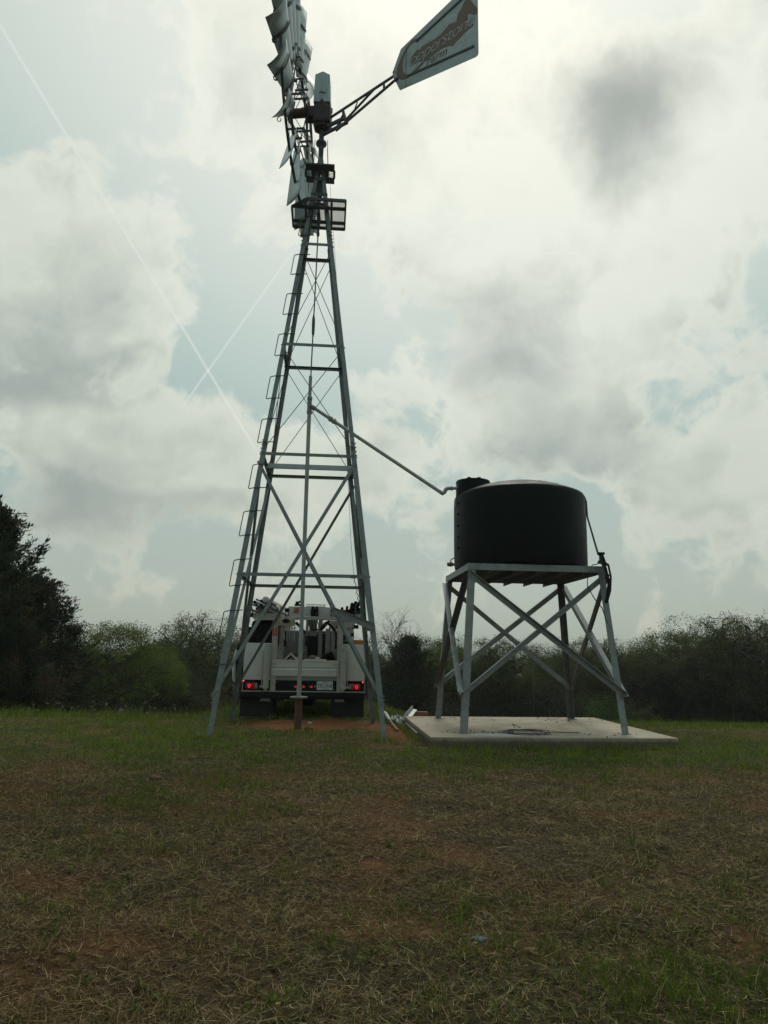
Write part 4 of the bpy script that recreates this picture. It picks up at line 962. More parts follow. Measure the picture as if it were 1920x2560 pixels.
for i, (u, z, r_) in enumerate([(.83, 2.07, .03), (.88, 2.02, .034), (.93, 2.10, .026), (.96, 2.03, .032), (1.03, 2.15, .036), (1.03, 2.06, .036), (1.10, 2.185, .036), (1.095, 2.09, .036), (1.165, 2.175, .034), (1.15, 2.075, .036), (.86, 1.975, .03), (1.0, 1.98, .034), (1.08, 1.985, .034), (1.22, 2.11, .026), (1.235, 2.03, .028), (.92, 1.965, .028)]):
    o = rack_pipe(u - .11, z - .02, r_, darkpipe_m, 'dark rusty pipe end among its like on the right rack of the truck', RG, v0=-.12 + .04 * ((i * 7) % 4), du=-.06)
# things lying in the bed
o = empty('cooler', truck_world(.20, .50, .80), TRROT); tag(o, 'flat cream plastic case lying in the truck bed above the tailgate', 'case')
m = MB(); m.rbox(-.235, .215, -.18, .18, .245, .31, .012); m.build('lid', cream_m, o, 30)
m = MB(); m.rbox(-.225, .205, -.175, .175, .0, .238, .012); m.build('box_body', cream_m, o, 30)
m = MB(); m.bb(-.12, .10, -.185, -.176, .185, .225); m.build('latch', whiteworn_m, o)
o = empty('window_frame_panel', truck_world(-.31, .45, .80), TRROT); tag(o, 'pale square framed panel leaning on its corner in the truck bed', 'panel')
rt_ = Matrix.Rotation(R(-45), 3, 'Y')
m = MB()
for (x, z, wx, wz) in ((0, .15, .34, .035), (0, -.15, .34, .035), (-.152, 0, .035, .265), (.152, 0, .035, .265)): m.box(rt_ @ Vector((x, 0, z)) + Vector((0, 0, .20)), (wx, .04, wz), rt_)
m.build('outer_frame', white_m, o)
m = MB(); m.box(Vector((0, .012, .20)), (.27, .02, .27), rt_); m.build('dark_gasket', black_m, o)
m = MB(); m.box(Vector((0, .0, .20)), (.19, .02, .19), rt_); m.build('centre_panel', grey_m, o)
o = empty('panel_offcut', truck_world(-.16, .56, .80), TRROT); tag(o, 'pale grey board leaning behind the square framed panel in the truck bed', 'board')
m = MB(); m.box(Vector((0, 0, .18)), (.30, .025, .22), Matrix.Rotation(R(38), 3, 'Y')); m.build('board', whiteworn_m, o)
o = empty('cardboard_box', truck_world(-.22, .85, .80), TRROT); tag(o, 'brown cardboard box standing behind the leaning panels in the truck bed', 'box')
m = MB(); m.rbox(-.12, .16, -.1, .1, 0, .43, .006); m.build('box_body', mat('brown_cardboard', (.14, .085, .06), .85, 0, var=.15, vscale=8), o)
def bag(name, u, v, sx_, sy_, sz_, lab, seed):
    r2 = random.Random(seed); bm = bmesh.new(); bmesh.ops.create_icosphere(bm, subdivisions=3, radius=1)
    for q in bm.verts:
        n_ = q.co.normalized(); k = 1 + .10 * math.sin(5 * n_.x + seed) * math.cos(4 * n_.y - seed) + .06 * math.sin(11 * n_.z + 7 * n_.x) + r2.uniform(-.02, .02)
        q.co = Vector((n_.x * sx_ * k, n_.y * sy_ * k, max(-.55 * sz_, n_.z * sz_ * k) + .55 * sz_))
    me = bpy.data.meshes.new(name); bm.to_mesh(me); bm.free(); me.materials.append(blackgl_m if seed % 2 else black_m); shade(me, True)
    o = link(name, me); o.location = truck_world(u, v, .80); tag(o, lab, 'bag'); return o
bag('black_bag', .45, .75, .17, .18, .30, 'large black bag slumped behind the cream case in the truck bed', 3)
bag('black_bag', .62, .45, .11, .15, .19, 'small black bag by the right post of the truck bed', 4)
bag('black_bag', .12, 1.2, .22, .2, .25, 'dark bundle in the middle of the truck bed behind the cream case', 5)
o = bag('paper_scrap', .24, .48, .045, .04, .03, 'crumpled white paper on top of the cream case', 6); o.location.z = 1.112; o.data.materials.clear(); o.data.materials.append(plate_m); o['category'] = 'paper'

# ------------------------------------------------------------------ vegetation
def leaf_mat(name, trans=.35):
    m = bpy.data.materials.new(name); m.use_nodes = True; t = NT(m.node_tree)
    o_ = t.n('ShaderNodeOutputMaterial'); a = t.n('ShaderNodeAttribute', attribute_name='tone')
    oi = t.n('ShaderNodeObjectInfo'); hs = t.n('ShaderNodeHueSaturation'); t.l(a.outputs['Color'], hs.inputs['Color'])
    t.l(t.rng(oi.outputs['Random'], 0, 1, .78, 1.22, smooth=False), hs.inputs['Value'])
    d = t.n('ShaderNodeBsdfDiffuse'); t.l(hs.outputs[0], d.inputs['Color'])
    tr_ = t.n('ShaderNodeBsdfTranslucent'); t.l(hs.outputs[0], tr_.inputs['Color'])
    mx = t.n('ShaderNodeMixShader'); mx.inputs[0].default_value = trans; t.l(d.outputs[0], mx.inputs[1]); t.l(tr_.outputs[0], mx.inputs[2]); t.l(mx.outputs[0], o_.inputs[0])
    return m
leafm = leaf_mat('leaf_blades'); grassm = leaf_mat('grass_blades', .25)
bark_m = mat('grey_brown_bark', (.072, .063, .053), .9, 0, var=.35, vscale=3)
twig_m = mat('grey_twig_bark', (.060, .050, .040), .9, 0, var=.2, vscale=3)

def tubes_np(segs, n):
    """segs: array (k,8) p0 r0 p1 r1 -> open tubes"""
    s = np.asarray(segs, float); p0, r0, p1, r1 = s[:, 0:3], s[:, 3], s[:, 4:7], s[:, 7]
    d = p1 - p0; L = np.linalg.norm(d, axis=1, keepdims=True); d = d / np.maximum(L, 1e-6)
    ref = np.where(np.abs(d[:, 2:3]) > .9, np.array([[1., 0, 0]]), np.array([[0, 0, 1.]]))
    a = np.cross(d, ref); a /= np.linalg.norm(a, axis=1, keepdims=True); b_ = np.cross(d, a)
    vs = []
    for p, r_ in ((p0, r0), (p1, r1)):
        for k in range(n):
            t_ = 2 * math.pi * k / n; vs.append(p + (a * math.cos(t_) + b_ * math.sin(t_)) * r_[:, None])
    V = np.stack(vs, 1).reshape(-1, 3); base = np.arange(len(s))[:, None] * 2 * n
    F = np.concatenate([np.stack([base[:, 0] + k, base[:, 0] + (k + 1) % n, base[:, 0] + n + (k + 1) % n, base[:, 0] + n + k], 1) for k in range(n)])
    return V, F
def cards_np(P, size, tone, rg, aspect=.5, axis=None, jitter=1.0):
    """small leaf-shaped faces at points P"""
    n = len(P); u = rg.normal(size=(n, 3))
    if axis is not None: u = axis + u * jitter
    u /= np.linalg.norm(u, axis=1, keepdims=True)
    v = np.cross(u, rg.normal(size=(n, 3))); v /= np.linalg.norm(v, axis=1, keepdims=True)
    s = size[:, None]
    V = np.stack([P, P + u * s * .5 + v * s * aspect * .5, P + u * s, P + u * s * .5 - v * s * aspect * .5], 1).reshape(-1, 3)
    F = np.arange(4 * n).reshape(n, 4); return V, F, np.repeat(tone, 4, axis=0)
def tones(n, rg, cols, spread=.25):
    c = np.array(cols)[rg.integers(0, len(cols), n)]; return np.clip(c * (1 + rg.normal(size=(n, 1)) * spread), .003, .5)

def grow(rg, start, dirn_, length, radius, level, spec, out, tips):
    """crooked branch with side branches"""
    nseg = spec['seg'][level]; p = np.array(start, float); d = np.array(dirn_, float); d /= np.linalg.norm(d); r_ = radius
    step = length / nseg; r_end = radius * spec['taper'][level]; nodes = []
    for i in range(nseg):
        d = d + rg.normal(size=3) * spec['wig'][level]; d[2] += spec['lift'][level]; d /= np.linalg.norm(d)
        q = p + d * step
        if level >= 1 and 'env' in spec and (((q - spec['env'][0]) / spec['env'][1]) ** 2).sum() > 1 + .10 * rg.random():
            if i == 0: return
            break
        r2 = radius + (r_end - radius) * (i + 1) / nseg
        out.append((level, *p, r_, *q, r2)); nodes.append((q.copy(), d.copy(), r2, (i + 1) / nseg)); p = q; r_ = r2
    if level + 1 >= len(spec['seg']): tips.append((p, d)); tips.append((nodes[len(nodes) // 2][0], d)); return
    k = spec['kids'][level]
    for j in range(k):
        f = spec['from'][level] + (1 - spec['from'][level]) * (j + rg.random() * .8) / k; node = nodes[min(len(nodes) - 1, int(f * nseg))]
        ang = rg.random() * 2 * math.pi + j * 2.4; side = np.array([math.cos(ang), math.sin(ang), rg.normal() * .25])
        nd = node[1] * spec['fwd'][level] + side; L = length * spec['ratio'][level] * (.7 + .6 * rg.random())
        grow(rg, node[0], nd, L, min(node[2] * .75, radius * .55), level + 1, spec, out, tips)
    tips.append((p, d))
OAK = dict(seg=[5, 7, 6, 4, 3, 2], taper=[.75, .35, .35, .4, .4, .5], wig=[.10, .22, .28, .32, .35, .3], lift=[.06, .03, .05, .05, .06, .04], kids=[8, 7, 5, 4, 3, 0], ratio=[1.5, .5, .55, .55, .6, 0], fwd=[.55, .6, .6, .6, .6, 0]); OAK['from'] = [.45, .25, .2, .15, .1, 0]; OAK['env'] = (np.array([0, 0, 3.7]), np.array([3.5, 3.5, 2.9]))
BARE = dict(seg=[6, 6, 5, 4, 3], taper=[.5, .3, .35, .4, .5], wig=[.07, .12, .16, .2, .2], lift=[.05, .10, .10, .08, .05], kids=[9, 7, 5, 4, 0], ratio=[.65, .5, .5, .5, 0], fwd=[.9, .9, .9, .8, 0]); BARE['from'] = [.3, .2, .15, .1, 0]
LUSH = dict(seg=[4, 6, 5, 4], taper=[.7, .35, .4, .4], wig=[.10, .18, .22, .25], lift=[.05, .06, .04, .02], kids=[8, 7, 6, 0], ratio=[1.05, .6, .55, 0], fwd=[.7, .7, .7, 0]); LUSH['from'] = [.35, .2, .15, 0]; LUSH['env'] = (np.array([0, 0, 3.1]), np.array([2.9, 2.9, 2.5]))
def tree_proto(kind, seed):
    """returns (trunk mesh, crown mesh, height, half width) of a tree about its own foot"""
    rg = np.random.default_rng(seed); out, tips = [], []
    if kind == 'oak':
        grow(rg, (0, 0, -.3), (rg.normal() * .1, rg.normal() * .1, 1), 2.5, .28, 0, OAK, out, tips)
    elif kind == 'bare':
        grow(rg, (0, 0, -.3), (rg.normal() * .05, rg.normal() * .05, 1), 5.2, .16, 0, BARE, out, tips)
    elif kind == 'lush':
        grow(rg, (0, 0, -.3), (rg.normal() * .1, rg.normal() * .1, 1), 2.3, .20, 0, LUSH, out, tips)
    S_ = np.array(out); lv = S_[:, 0]; T = np.array([q[0] for q in tips]); TD = np.array([q[1] for q in tips])
    coarse = lv <= 1; V1, F1 = tubes_np(S_[coarse, 1:], 7); V1b, F1b = tubes_np(S_[lv == 2, 1:], 4)
    trunk = np_mesh('trunk', np.concatenate([V1, V1b]), np.concatenate([F1, F1b + len(V1)]), bark_m, None, True)
    kk_ = 2.2 if kind == 'bare' else 1.5; S3 = S_[lv >= 3, 1:].copy(); S3[:, 3] *= kk_; S3[:, 7] *= kk_; V2, F2 = tubes_np(S3, 3); tone = np.full((len(V2), 3), (.085, .075, .063))
    if kind == 'oak':
        n = len(T) * 5; P = np.repeat(T, 5, axis=0) + rg.normal(size=(n, 3)) * .10; sz = rg.uniform(.05, .11, n); tn = tones(n, rg, [(.115, .145, .045), (.130, .148, .056), (.09, .125, .040), (.140, .13, .060)])
    elif kind == 'bare':
        n = len(T); P = T + rg.normal(size=(n, 3)) * .05; sz = rg.uniform(.02, .04, n); tn = tones(n, rg, [(.06, .05, .04)])
    else:
        n = len(T) * 26; P = np.repeat(T, 26, axis=0) + rg.normal(size=(n, 3)) * np.array([.17, .17, .13]); sz = rg.uniform(.045, .10, n)
        clump = np.repeat(rg.uniform(.6, 1.35, len(T)), 26)[:, None]; tn = tones(n, rg, [(.110, .150, .034), (.090, .130, .030), (.145, .175, .045)], .2) * clump
    if kind in ('lush', 'oak'):                              # leaf clumps gathered round the outside of the crown
        ec, er = (LUSH if kind == 'lush' else OAK)['env']; nc, per, lo_r, hi_r = (80, 230, .40, .75) if kind == 'lush' else (95, 62, .32, .62)
        u = rg.normal(size=(nc, 3)); u[:, 2] = np.abs(u[:, 2]) * np.where(rg.random(nc) < .72, 1, -.55); u /= np.linalg.norm(u, axis=1, keepdims=True)
        cc_ = ec + u * er * rg.uniform(.62, .98, (nc, 1)) * (1 + .10 * np.sin(3 * np.arctan2(u[:, 1:2], u[:, :1]) + seed)); rc = rg.uniform(lo_r, hi_r, nc)
        v_ = rg.normal(size=(nc * per, 3)); v_ /= np.linalg.norm(v_, axis=1, keepdims=True); v_ *= rg.random((nc * per, 1)) ** .45
        P2 = np.repeat(cc_, per, axis=0) + v_ * np.repeat(rc, per)[:, None] * np.array([1, 1, .72]); sz2 = rg.uniform(.045, .105, nc * per) if kind == 'lush' else rg.uniform(.045, .10, nc * per)
        cols_ = [(.110, .150, .034), (.090, .130, .030), (.145, .175, .045)] if kind == 'lush' else [(.115, .145, .045), (.130, .148, .056), (.09, .125, .040), (.140, .13, .060)]
        tn2 = tones(nc * per, rg, cols_, .2) * np.repeat(rg.uniform(.65, 1.3, nc), per)[:, None]
        P = np.concatenate([P, P2]); sz = np.concatenate([sz, sz2]); tn = np.concatenate([tn, tn2])
    V3, F3, T3 = cards_np(P, sz, tn, rg, .6)
    V = np.concatenate([V2, V3]); F = np.concatenate([F2, F3 + len(V2)]); crown = np_mesh('crown', V, F, leafm, np.concatenate([tone, T3]))
    Z = V[:, 2]; return trunk, crown, float(np.percentile(Z, 99.0)), float(np.percentile(np.abs(V[:, 0]), 97))
def cedar_proto(seed, H=8.0, wid=2.6, dense=1.0):
    """dark juniper: crooked upswept branches clothed in fine sprays"""
    rg = np.random.default_rng(seed); segs = [(0, 0, -.3, .20, 0, 0, H * .5, .11), (0, 0, H * .5, .11, .05, .05, H * .97, .02)]; P, A, Tn = [], [], []
    nb = int(190 * dense); ph = rg.random(6) * 6.28
    for i in range(nb):
        z = H * (.03 + .94 * (i / nb) ** .95); fr = z / H; a = rg.random() * 2 * math.pi
        lob = 1 + .22 * math.sin(2 * a + ph[0] + z * 1.1) + .16 * math.sin(3 * a + ph[1] - z * 1.9)
        L = wid * (1.0 - fr) ** .70 * (.35 + .85 * rg.random() ** 1.3) * lob * (1.0 if fr > .1 else .8) + .30
        rise = .15 + .6 * rg.random() + .6 * fr; p = np.array([0, 0, z - .1]); d = np.array([math.cos(a), math.sin(a), rise]); d /= np.linalg.norm(d)
        n = max(4, int(L / .20)); rr = .03 * (1 - fr) + .008; shade_ = rg.uniform(.6, 1.3); cj = (.038, .050, .026) if rg.random() < .82 else (.080, .068, .032)
        for j in range(n):
            d = d + rg.normal(size=3) * .14; d[2] += .04; d /= np.linalg.norm(d); q = p + d * L / n
            segs.append((*p, rr * (1 - j / n) + .004, *q, rr * (1 - (j + 1) / n) + .003)); f = (j + 1) / n
            m_ = int((10 + 8 * f) * (dense ** .5) * (L / n) / .2); taper_ = 1.15 - .75 * f
            if f > .10:
                off = rg.normal(size=(m_, 3)) * np.array([.15, .15, .10]) * taper_ * (.6 + .8 * min(1, L)); P.append(q + off); A.append(np.tile(d * 1.1 + np.array([0, 0, .35]), (m_, 1)) + off * 3.0); Tn.append(np.tile(np.array(cj) * shade_, (m_, 1)))
                if rg.random() < .45:                          # a side twig with its own plume
                    e = d * .8 + rg.normal(size=3) * .6; e[2] += .25; e /= np.linalg.norm(e); ln = .25 + .35 * rg.random(); k_ = int(10 * dense ** .5); t_ = rg.random((k_, 1))
                    segs.append((*q, .006, *(q + e * ln), .003)); P.append(q + e * ln * t_ + rg.normal(size=(k_, 3)) * .035); A.append(np.tile(e * 1.3, (k_, 1))); Tn.append(np.tile(np.array(cj) * shade_, (k_, 1)))
            p = q
    V1, F1 = tubes_np(np.array(segs), 5); trunk = np_mesh('trunk', V1, F1, bark_m, None, True)
    P = np.concatenate(P); A = np.concatenate(A); Tn = np.concatenate(Tn) * (1 + rg.normal(size=(len(P), 1)) * .22); Tn = np.clip(Tn, .004, .3)
    V, F, T = cards_np(P, rg.uniform(.10, .24, len(P)), Tn, rg, .26, A, .55); crown = np_mesh('crown', V, F, leafm, T)
    return trunk, crown, H, wid
def shrub_proto(seed, cols, n_stem=26, leaves=150, H=2.6):
    rg = np.random.default_rng(seed); segs, P, Tn = [], [], []
    for i in range(n_stem):
        a = rg.random() * 2 * math.pi; r_ = rg.random() * .7; p = np.array([math.cos(a) * r_, math.sin(a) * r_, -.2]); d = np.array([math.cos(a) * .5 * rg.random(), math.sin(a) * .5 * rg.random(), 1.]); L = H * (.5 + .6 * rg.random()); n = 7; sh = rg.uniform(.65, 1.3)
        for j in range(n):
            d = d + rg.normal(size=3) * .22; d /= np.linalg.norm(d); q = p + d * L / n; segs.append((*p, .022 * (1 - j / n) + .004, *q, .022 * (1 - (j + 1) / n) + .004))
            for b_ in range(2):
                e = d * .5 + rg.normal(size=3); e /= np.linalg.norm(e); q2 = q + e * (.3 + .35 * rg.random()); segs.append((*q, .009, *q2, .003))
                m_ = leaves // 8; P.append(q + (q2 - q) * rg.uniform(.3, 1.2, (m_, 1)) + rg.normal(size=(m_, 3)) * .11); Tn.append(tones(m_, rg, cols, .25) * sh)
            p = q
    V1, F1 = tubes_np(np.array(segs), 4); stem = np_mesh('stems', V1, F1, twig_m)
    P = np.concatenate(P); V, F, T = cards_np(P, rg.uniform(.06, .13, len(P)), np.concatenate(Tn), rg, .55); fol = np_mesh('foliage', V, F, leafm, T)
    return stem, fol, float(np.percentile(V[:, 2], 99)), 1.6
PROTO = {}
for k in range(5): PROTO['oak', k] = tree_proto('oak', 100 + k)
for k in range(2): PROTO['bare', k] = tree_proto('bare', 200 + k)
for k in range(3): PROTO['lush', k] = tree_proto('lush', 300 + k)
PROTO['cedar', 0] = cedar_proto(400, 8.0, 3.3, 3.3); PROTO['cedar', 1] = cedar_proto(401, 6.5, 2.6, 1.0); PROTO['cedar', 2] = cedar_proto(402, 6.5, 2.9, 1.0)
DK = [(.050, .058, .028), (.064, .064, .034), (.044, .050, .026)]; OL = [(.100, .108, .044), (.12, .115, .05), (.085, .092, .04)]; GR = [(.075, .125, .034), (.09, .14, .04)]; RD = [(.11, .080, .042), (.09, .075, .038)]
for k, cols in enumerate((DK, OL, GR, RD)): PROTO['shrub', k] = shrub_proto(500 + k, cols)
NAMES = {'oak': ('oak_tree', 'tree'), 'bare': ('bare_tree', 'tree'), 'lush': ('leafy_tree', 'tree'), 'cedar': ('cedar_tree', 'tree'), 'shrub': ('shrub', 'shrub')}
def plant(kind, k, px, top, Y, label, wide=1.0, rz=None, group=None):
    """px, top: where the crown stands in the 1659 x 2212 view; Y: metres away"""
    tr_m, cr_m, H, hw = PROTO[kind, k]; p = at(px, top, Y); g = hz(p.x, Y); s = max(.2, (p.z - g) / H)
    o = empty(NAMES[kind][0], (p.x, Y, g - .05)); o.rotation_euler.z = rnd.uniform(0, 6.28) if rz is None else rz; o.scale = (s * wide, s * wide, s); tag(o, label, NAMES[kind][1], group)
    link(tr_m.name.split('.')[0], tr_m, o); link(cr_m.name.split('.')[0], cr_m, o); return o
G1 = 'trees along the far edge of the pasture'; G2 = 'shrubs along the foot of the tree line'
plant('cedar', 0, -30, 1095, 27, 'tallest dark cedar at the left edge of the photo, cut by the frame', 1.15, group=G1)
plant('cedar', 1, 95, 1250, 29, 'dark cedar leaning out to the right of the tallest cedar', 1.25, group=G1)
plant('cedar', 2, 40, 1340, 25, 'low bushy cedar in front of the tallest cedar at the left', 1.3, group=G1)
plant('cedar', 1, 150, 1350, 33, 'short dark cedar between the tallest cedar and the green leafy tree', 1.2, group=G1)
plant('shrub', 3, 75, 1410, 25.5, 'reddish brown shrub in front of the tall cedar at the left', 1.0, group=G2)
plant('shrub', 0, 165, 1470, 40, 'dark green thicket shrub between the left cedars and the green leafy trees', 1.5, group=G2)
plant('shrub', 0, 390, 1452, 46, 'dark green thicket shrub right of the green leafy trees', 1.4, group=G2)
plant('shrub', 1, 420, 1470, 45, 'olive thicket shrub under the oak left of the windmill', 1.4, group=G2)
plant('lush', 0, 262, 1350, 40, 'rounded bright green leafy tree left of the windmill', 1.12, rz=1.0, group=G1)
plant('lush', 1, 185, 1400, 47, 'yellow green leafy tree between the cedar and the rounded green tree', 1.0, group=G1)
plant('lush', 2, 322, 1398, 43, 'lower green leafy tree at the right side of the rounded green tree', 1.05, group=G1)
plant('bare', 0, 348, 1382, 62, 'thin leafless tree showing above the green leafy trees', 1.2, group=G1)
plant('oak', 0, 450, 1335, 52, 'spreading nearly bare oak directly left of the windmill leg', 1.0, group=G1)
plant('oak', 1, 520, 1372, 58, 'nearly bare oak showing between the two left windmill legs', 1.0, group=G1)
plant('oak', 2, 620, 1400, 60, 'oak hidden mostly behind the left half of the truck', 1.0, group=G1)
plant('oak', 3, 760, 1400, 62, 'oak hidden mostly behind the right half of the truck', 1.0, group=G1)
plant('bare', 0, 800, 1335, 57, 'leafless tree showing between the right windmill legs', 1.0, group=G1)
plant('bare', 1, 850, 1318, 52, 'tall leafless tree just right of the windmill', 1.0, group=G1)
plant('cedar', 2, 885, 1375, 46, 'dense dark cedar to the right of the truck and windmill', 1.25, group=G1)
plant('cedar', 1, 840, 1440, 48, 'small dark cedar behind the right windmill legs', 1.2, group=G1)
plant('lush', 1, 945, 1380, 56, 'fresh green tree between the dark cedar and the tank stand', .9, group=G1)
plant('oak', 1, 1000, 1395, 58, 'oak behind the left pair of tank stand legs', .9, group=G1)
plant('oak', 4, 1075, 1385, 52, 'oak with a dark leaning trunk seen through the left of the tank stand', 1.0, group=G1)
plant('bare', 0, 1150, 1402, 66, 'thin bare tree in the low gap behind the middle of the tank stand', 1.0, group=G1)
plant('oak', 2, 1210, 1395, 58, 'oak right of the gap seen through the middle of the tank stand', 1.0, group=G1)
plant('oak', 0, 1275, 1388, 60, 'oak behind the far right leg of the tank stand', .95, group=G1)
plant('oak', 3, 1345, 1388, 56, 'oak behind the near right leg of the tank stand', 1.0, group=G1)
plant('lush', 2, 1412, 1376, 62, 'pale green leafy tree just right of the tank stand', .8, group=G1)
plant('oak', 1, 1492, 1352, 54, 'tall oak with many small leaf tufts right of the pale green tree', 1.0, group=G1)
plant('oak', 4, 1572, 1340, 50, 'tallest oak near the right edge of the photo', 1.0, group=G1)
plant('oak', 2, 1650, 1342, 48, 'oak cut by the right edge of the photo', 1.0, group=G1)
plant('oak', 0, 1735, 1350, 50, 'oak just outside the right edge with limbs reaching in', 1.0, group=G1)
plant('cedar', 1, 1130, 1470, 56, 'small dark cedar in the middle of the tank stand view', 1.3, group=G1)
plant('cedar', 2, 1440, 1455, 52, 'small dark cedar at the right of the tank stand', 1.2, group=G1)
wh_ = ['behind the left cedar', 'under the green leafy trees', 'left of the windmill', 'behind the truck', 'between the windmill and the slab', 'behind the tank stand', 'right of the tank stand', 'at the right edge']
i = 0
for px in range(390, 1720, 36):
    k = [0, 0, 1, 0, 1, 2, 0, 0, 3, 1][(i * 7) % 10]; Y = 50 + (i * 13) % 9; tp = 1478 + (i * 29) % 44
    if 150 < px < 385: Y += 8
    k = 0 if px < 400 and k == 3 else k
    zone = wh_[2 if px < 500 else 3 if px < 800 else 4 if px < 930 else 5 if px < 1330 else 6 if px < 1560 else 7]
    plant('shrub', k, px + rnd.uniform(-8, 8), tp, Y, ['dark green', 'olive', 'fresh green', 'reddish brown'][k] + ' thicket shrub at the foot of the trees ' + zone, 1.3, group=G2); i += 1
# the wood behind, one mass nobody could count
rg = np.random.default_rng(9); VV, FF, TT = [], [], []; off = 0
for i in range(70):
    x = -58 + 116 * (i + rg.random()) / 70; y = 76 + rg.random() * 22; g = hz(x, y); s_ = (7.2 + rg.random() * 1.3); n = 1500
    u = rg.normal(size=(n, 3)); u /= np.linalg.norm(u, axis=1, keepdims=True); rr = rg.random((n, 1)) ** .4
    lump = 1 + .25 * np.sin(u[:, :1] * 5 + i) * np.cos(u[:, 2:] * 4 - i)
    P = np.array([x, y, g + s_ * .50]) + u * rr * lump * np.array([2.6, 2.6, s_ * .52]); V, F, T = cards_np(P, rg.uniform(.25, .6, n), tones(n, rg, DK + OL[:1], .3), rg, .5); VV.append(V); FF.append(F + off); TT.append(T); off += len(V)
wood = link('woods', np_mesh('woods', np.concatenate(VV), np.concatenate(FF), leafm, np.concatenate(TT))); wood['kind'] = 'stuff'; wood['label'] = 'dark wood behind the tree line'
o = empty('fence_post', (at(1153, 1540, 30).x, 30, hz(at(1153, 1540, 30).x, 30))); tag(o, 'slender grey wooden pole standing alone in the field behind the slab', 'pole')
m = MB(); zt = at(1153, 1437, 30).z - o.location.z; m.path([(0, 0, -.2), (.01, 0, zt * .5), (.035, 0, zt)], [.035, .032, .026], 8); m.build('pole', twig_m, o, True)
m = MB(); m.tube((.033, 0, zt), (.035, 0, zt + .03), .03, n=8); m.build('pole_cap', twig_m, o)

# ------------------------------------------------------------------ grass
rg = np.random.default_rng(21)
def scatter(n, y0, y1, power, side=1.0):
    """points in a wedge wider than the view, denser near the viewpoint"""
    u = rg.random(n); e = 2 - power
    y = (y0 ** e + u * (y1 ** e - y0 ** e)) ** (1 / e); x = (rg.random(n) * 2 - 1) * (y * .62 + 1.2) * side; return x, y
def blades(x, y, h, lean, width, col, zoff=0.0, bend=1.6):
    n = len(x); z = height(x, y) + zoff; a = rg.random(n) * 2 * math.pi; fa = a + rg.normal(size=n) * .9
    d = np.stack([np.cos(a), np.sin(a), np.zeros(n)], 1); sd_ = np.stack([-np.sin(fa), np.cos(fa), rg.normal(size=n) * .25], 1)
    B = np.stack([x, y, z - .008], 1); V = []; side = np.stack([-np.sin(a), np.cos(a), np.zeros(n)], 1); sag = rg.normal(size=n) * .08
    for t_, wf in ((0, 1.0), (.45, .8), (.8, .45)):
        hor = lean * h * (t_ ** bend)
        if bend < 1.2:                                       # stiff straw lying on the turf
            ver = h * np.sqrt(np.clip(1 - lean ** 2, 0, 1)) * t_; c = B + d * hor[:, None] + side * (sag * h * math.sin(math.pi * t_))[:, None]
        else:
            ver = h * np.sqrt(np.clip(1 - np.minimum(lean, .98) ** 2 * t_, .02, 1)) * t_; c = B + d * hor[:, None]
        c[:, 2] += ver
        V += [c + sd_ * (width * wf / 2)[:, None], c - sd_ * (width * wf / 2)[:, None]]
    hor = lean * h; ver = h * np.sqrt(np.clip(1 - (lean if bend < 1.2 else np.minimum(lean, .98)) ** 2, .0, 1)); c = B + d * hor[:, None]; c[:, 2] += ver; V.append(c)
    V = np.stack(V, 1).reshape(-1, 3); b_ = np.arange(n) * 7
    F = np.concatenate([np.stack([b_ + i, b_ + j, b_ + k], 1) for i, j, k in ((0, 1, 3), (0, 3, 2), (2, 3, 5), (2, 5, 4), (4, 5, 6))])
    return V, F, np.repeat(col, 7, axis=0)
def keep(x, y, dens=1.0):
    lx, ly = slab_local(x, y); ok = (np.abs(lx) > SLAB['hx'] + .01) | (np.abs(ly) > SLAB['hy'] + .01)
    bare = np.clip((fbm(x * 1.1 + 9, y * 1.6, 111) - .60) * 9, 0, 1) * np.clip((9.5 - y) / 2, 0, 1); dens = dens * (1 - .55 * bare)
    return ok & (rg.random(len(x)) < dens * (1 - .93 * np.clip(dirt_mask(x, y) * 1.3, 0, 1)))
def greenness(x, y):
    g = (fbm(x * .55 + 3, y * .55, 41) - .5) * 2.6 + (fbm(x * 2.2, y * 2.2, 43) - .5) * 1.8
    band = np.exp(-((y - 10.2) / 2.2) ** 2) * .55 + np.clip((y - 9.5) / 6, 0, 1) * .42 + np.clip((x - .5) / 4, -.6, 1) * .20
    return np.clip(g * .8 + band + .16 - .26 * np.clip((8.6 - y) / 3, 0, 1) - .14 * np.clip((5.0 - y) / 1.5, 0, 1), 0, 1)
DRY = np.array([(.255, .187, .092), (.198, .142, .070), (.32, .242, .126), (.138, .098, .049), (.094, .065, .033), (.41, .325, .185)])
GRN = np.array([(.090, .140, .018), (.120, .170, .026), (.155, .175, .036), (.068, .112, .016)])
def colour(x, y, gr, rgn):
    n = len(x); c = DRY[rgn.integers(0, len(DRY), n)]; g = GRN[rgn.integers(0, len(GRN), n)]; isg = rgn.random(n) < gr
    g = g * (1 + .45 * np.exp(-((y - 11) / 2.6) ** 2) + .25 * np.clip((y - 12) / 4, 0, 1))[:, None]
    red = np.clip((fbm(x * .8, y * .8, 61) - .5) * 3 + np.clip(-x / 3, 0, .5) * np.clip(8 - y, 0, 1), 0, 1)[:, None]; c = c * (1 - red * .18 * np.array([.5, 1.0, 1.2]))
    out = np.where(isg[:, None], g, c); return out * (1 + rgn.normal(size=(n, 1)) * .22).clip(.4, 1.7), isg
parts = []
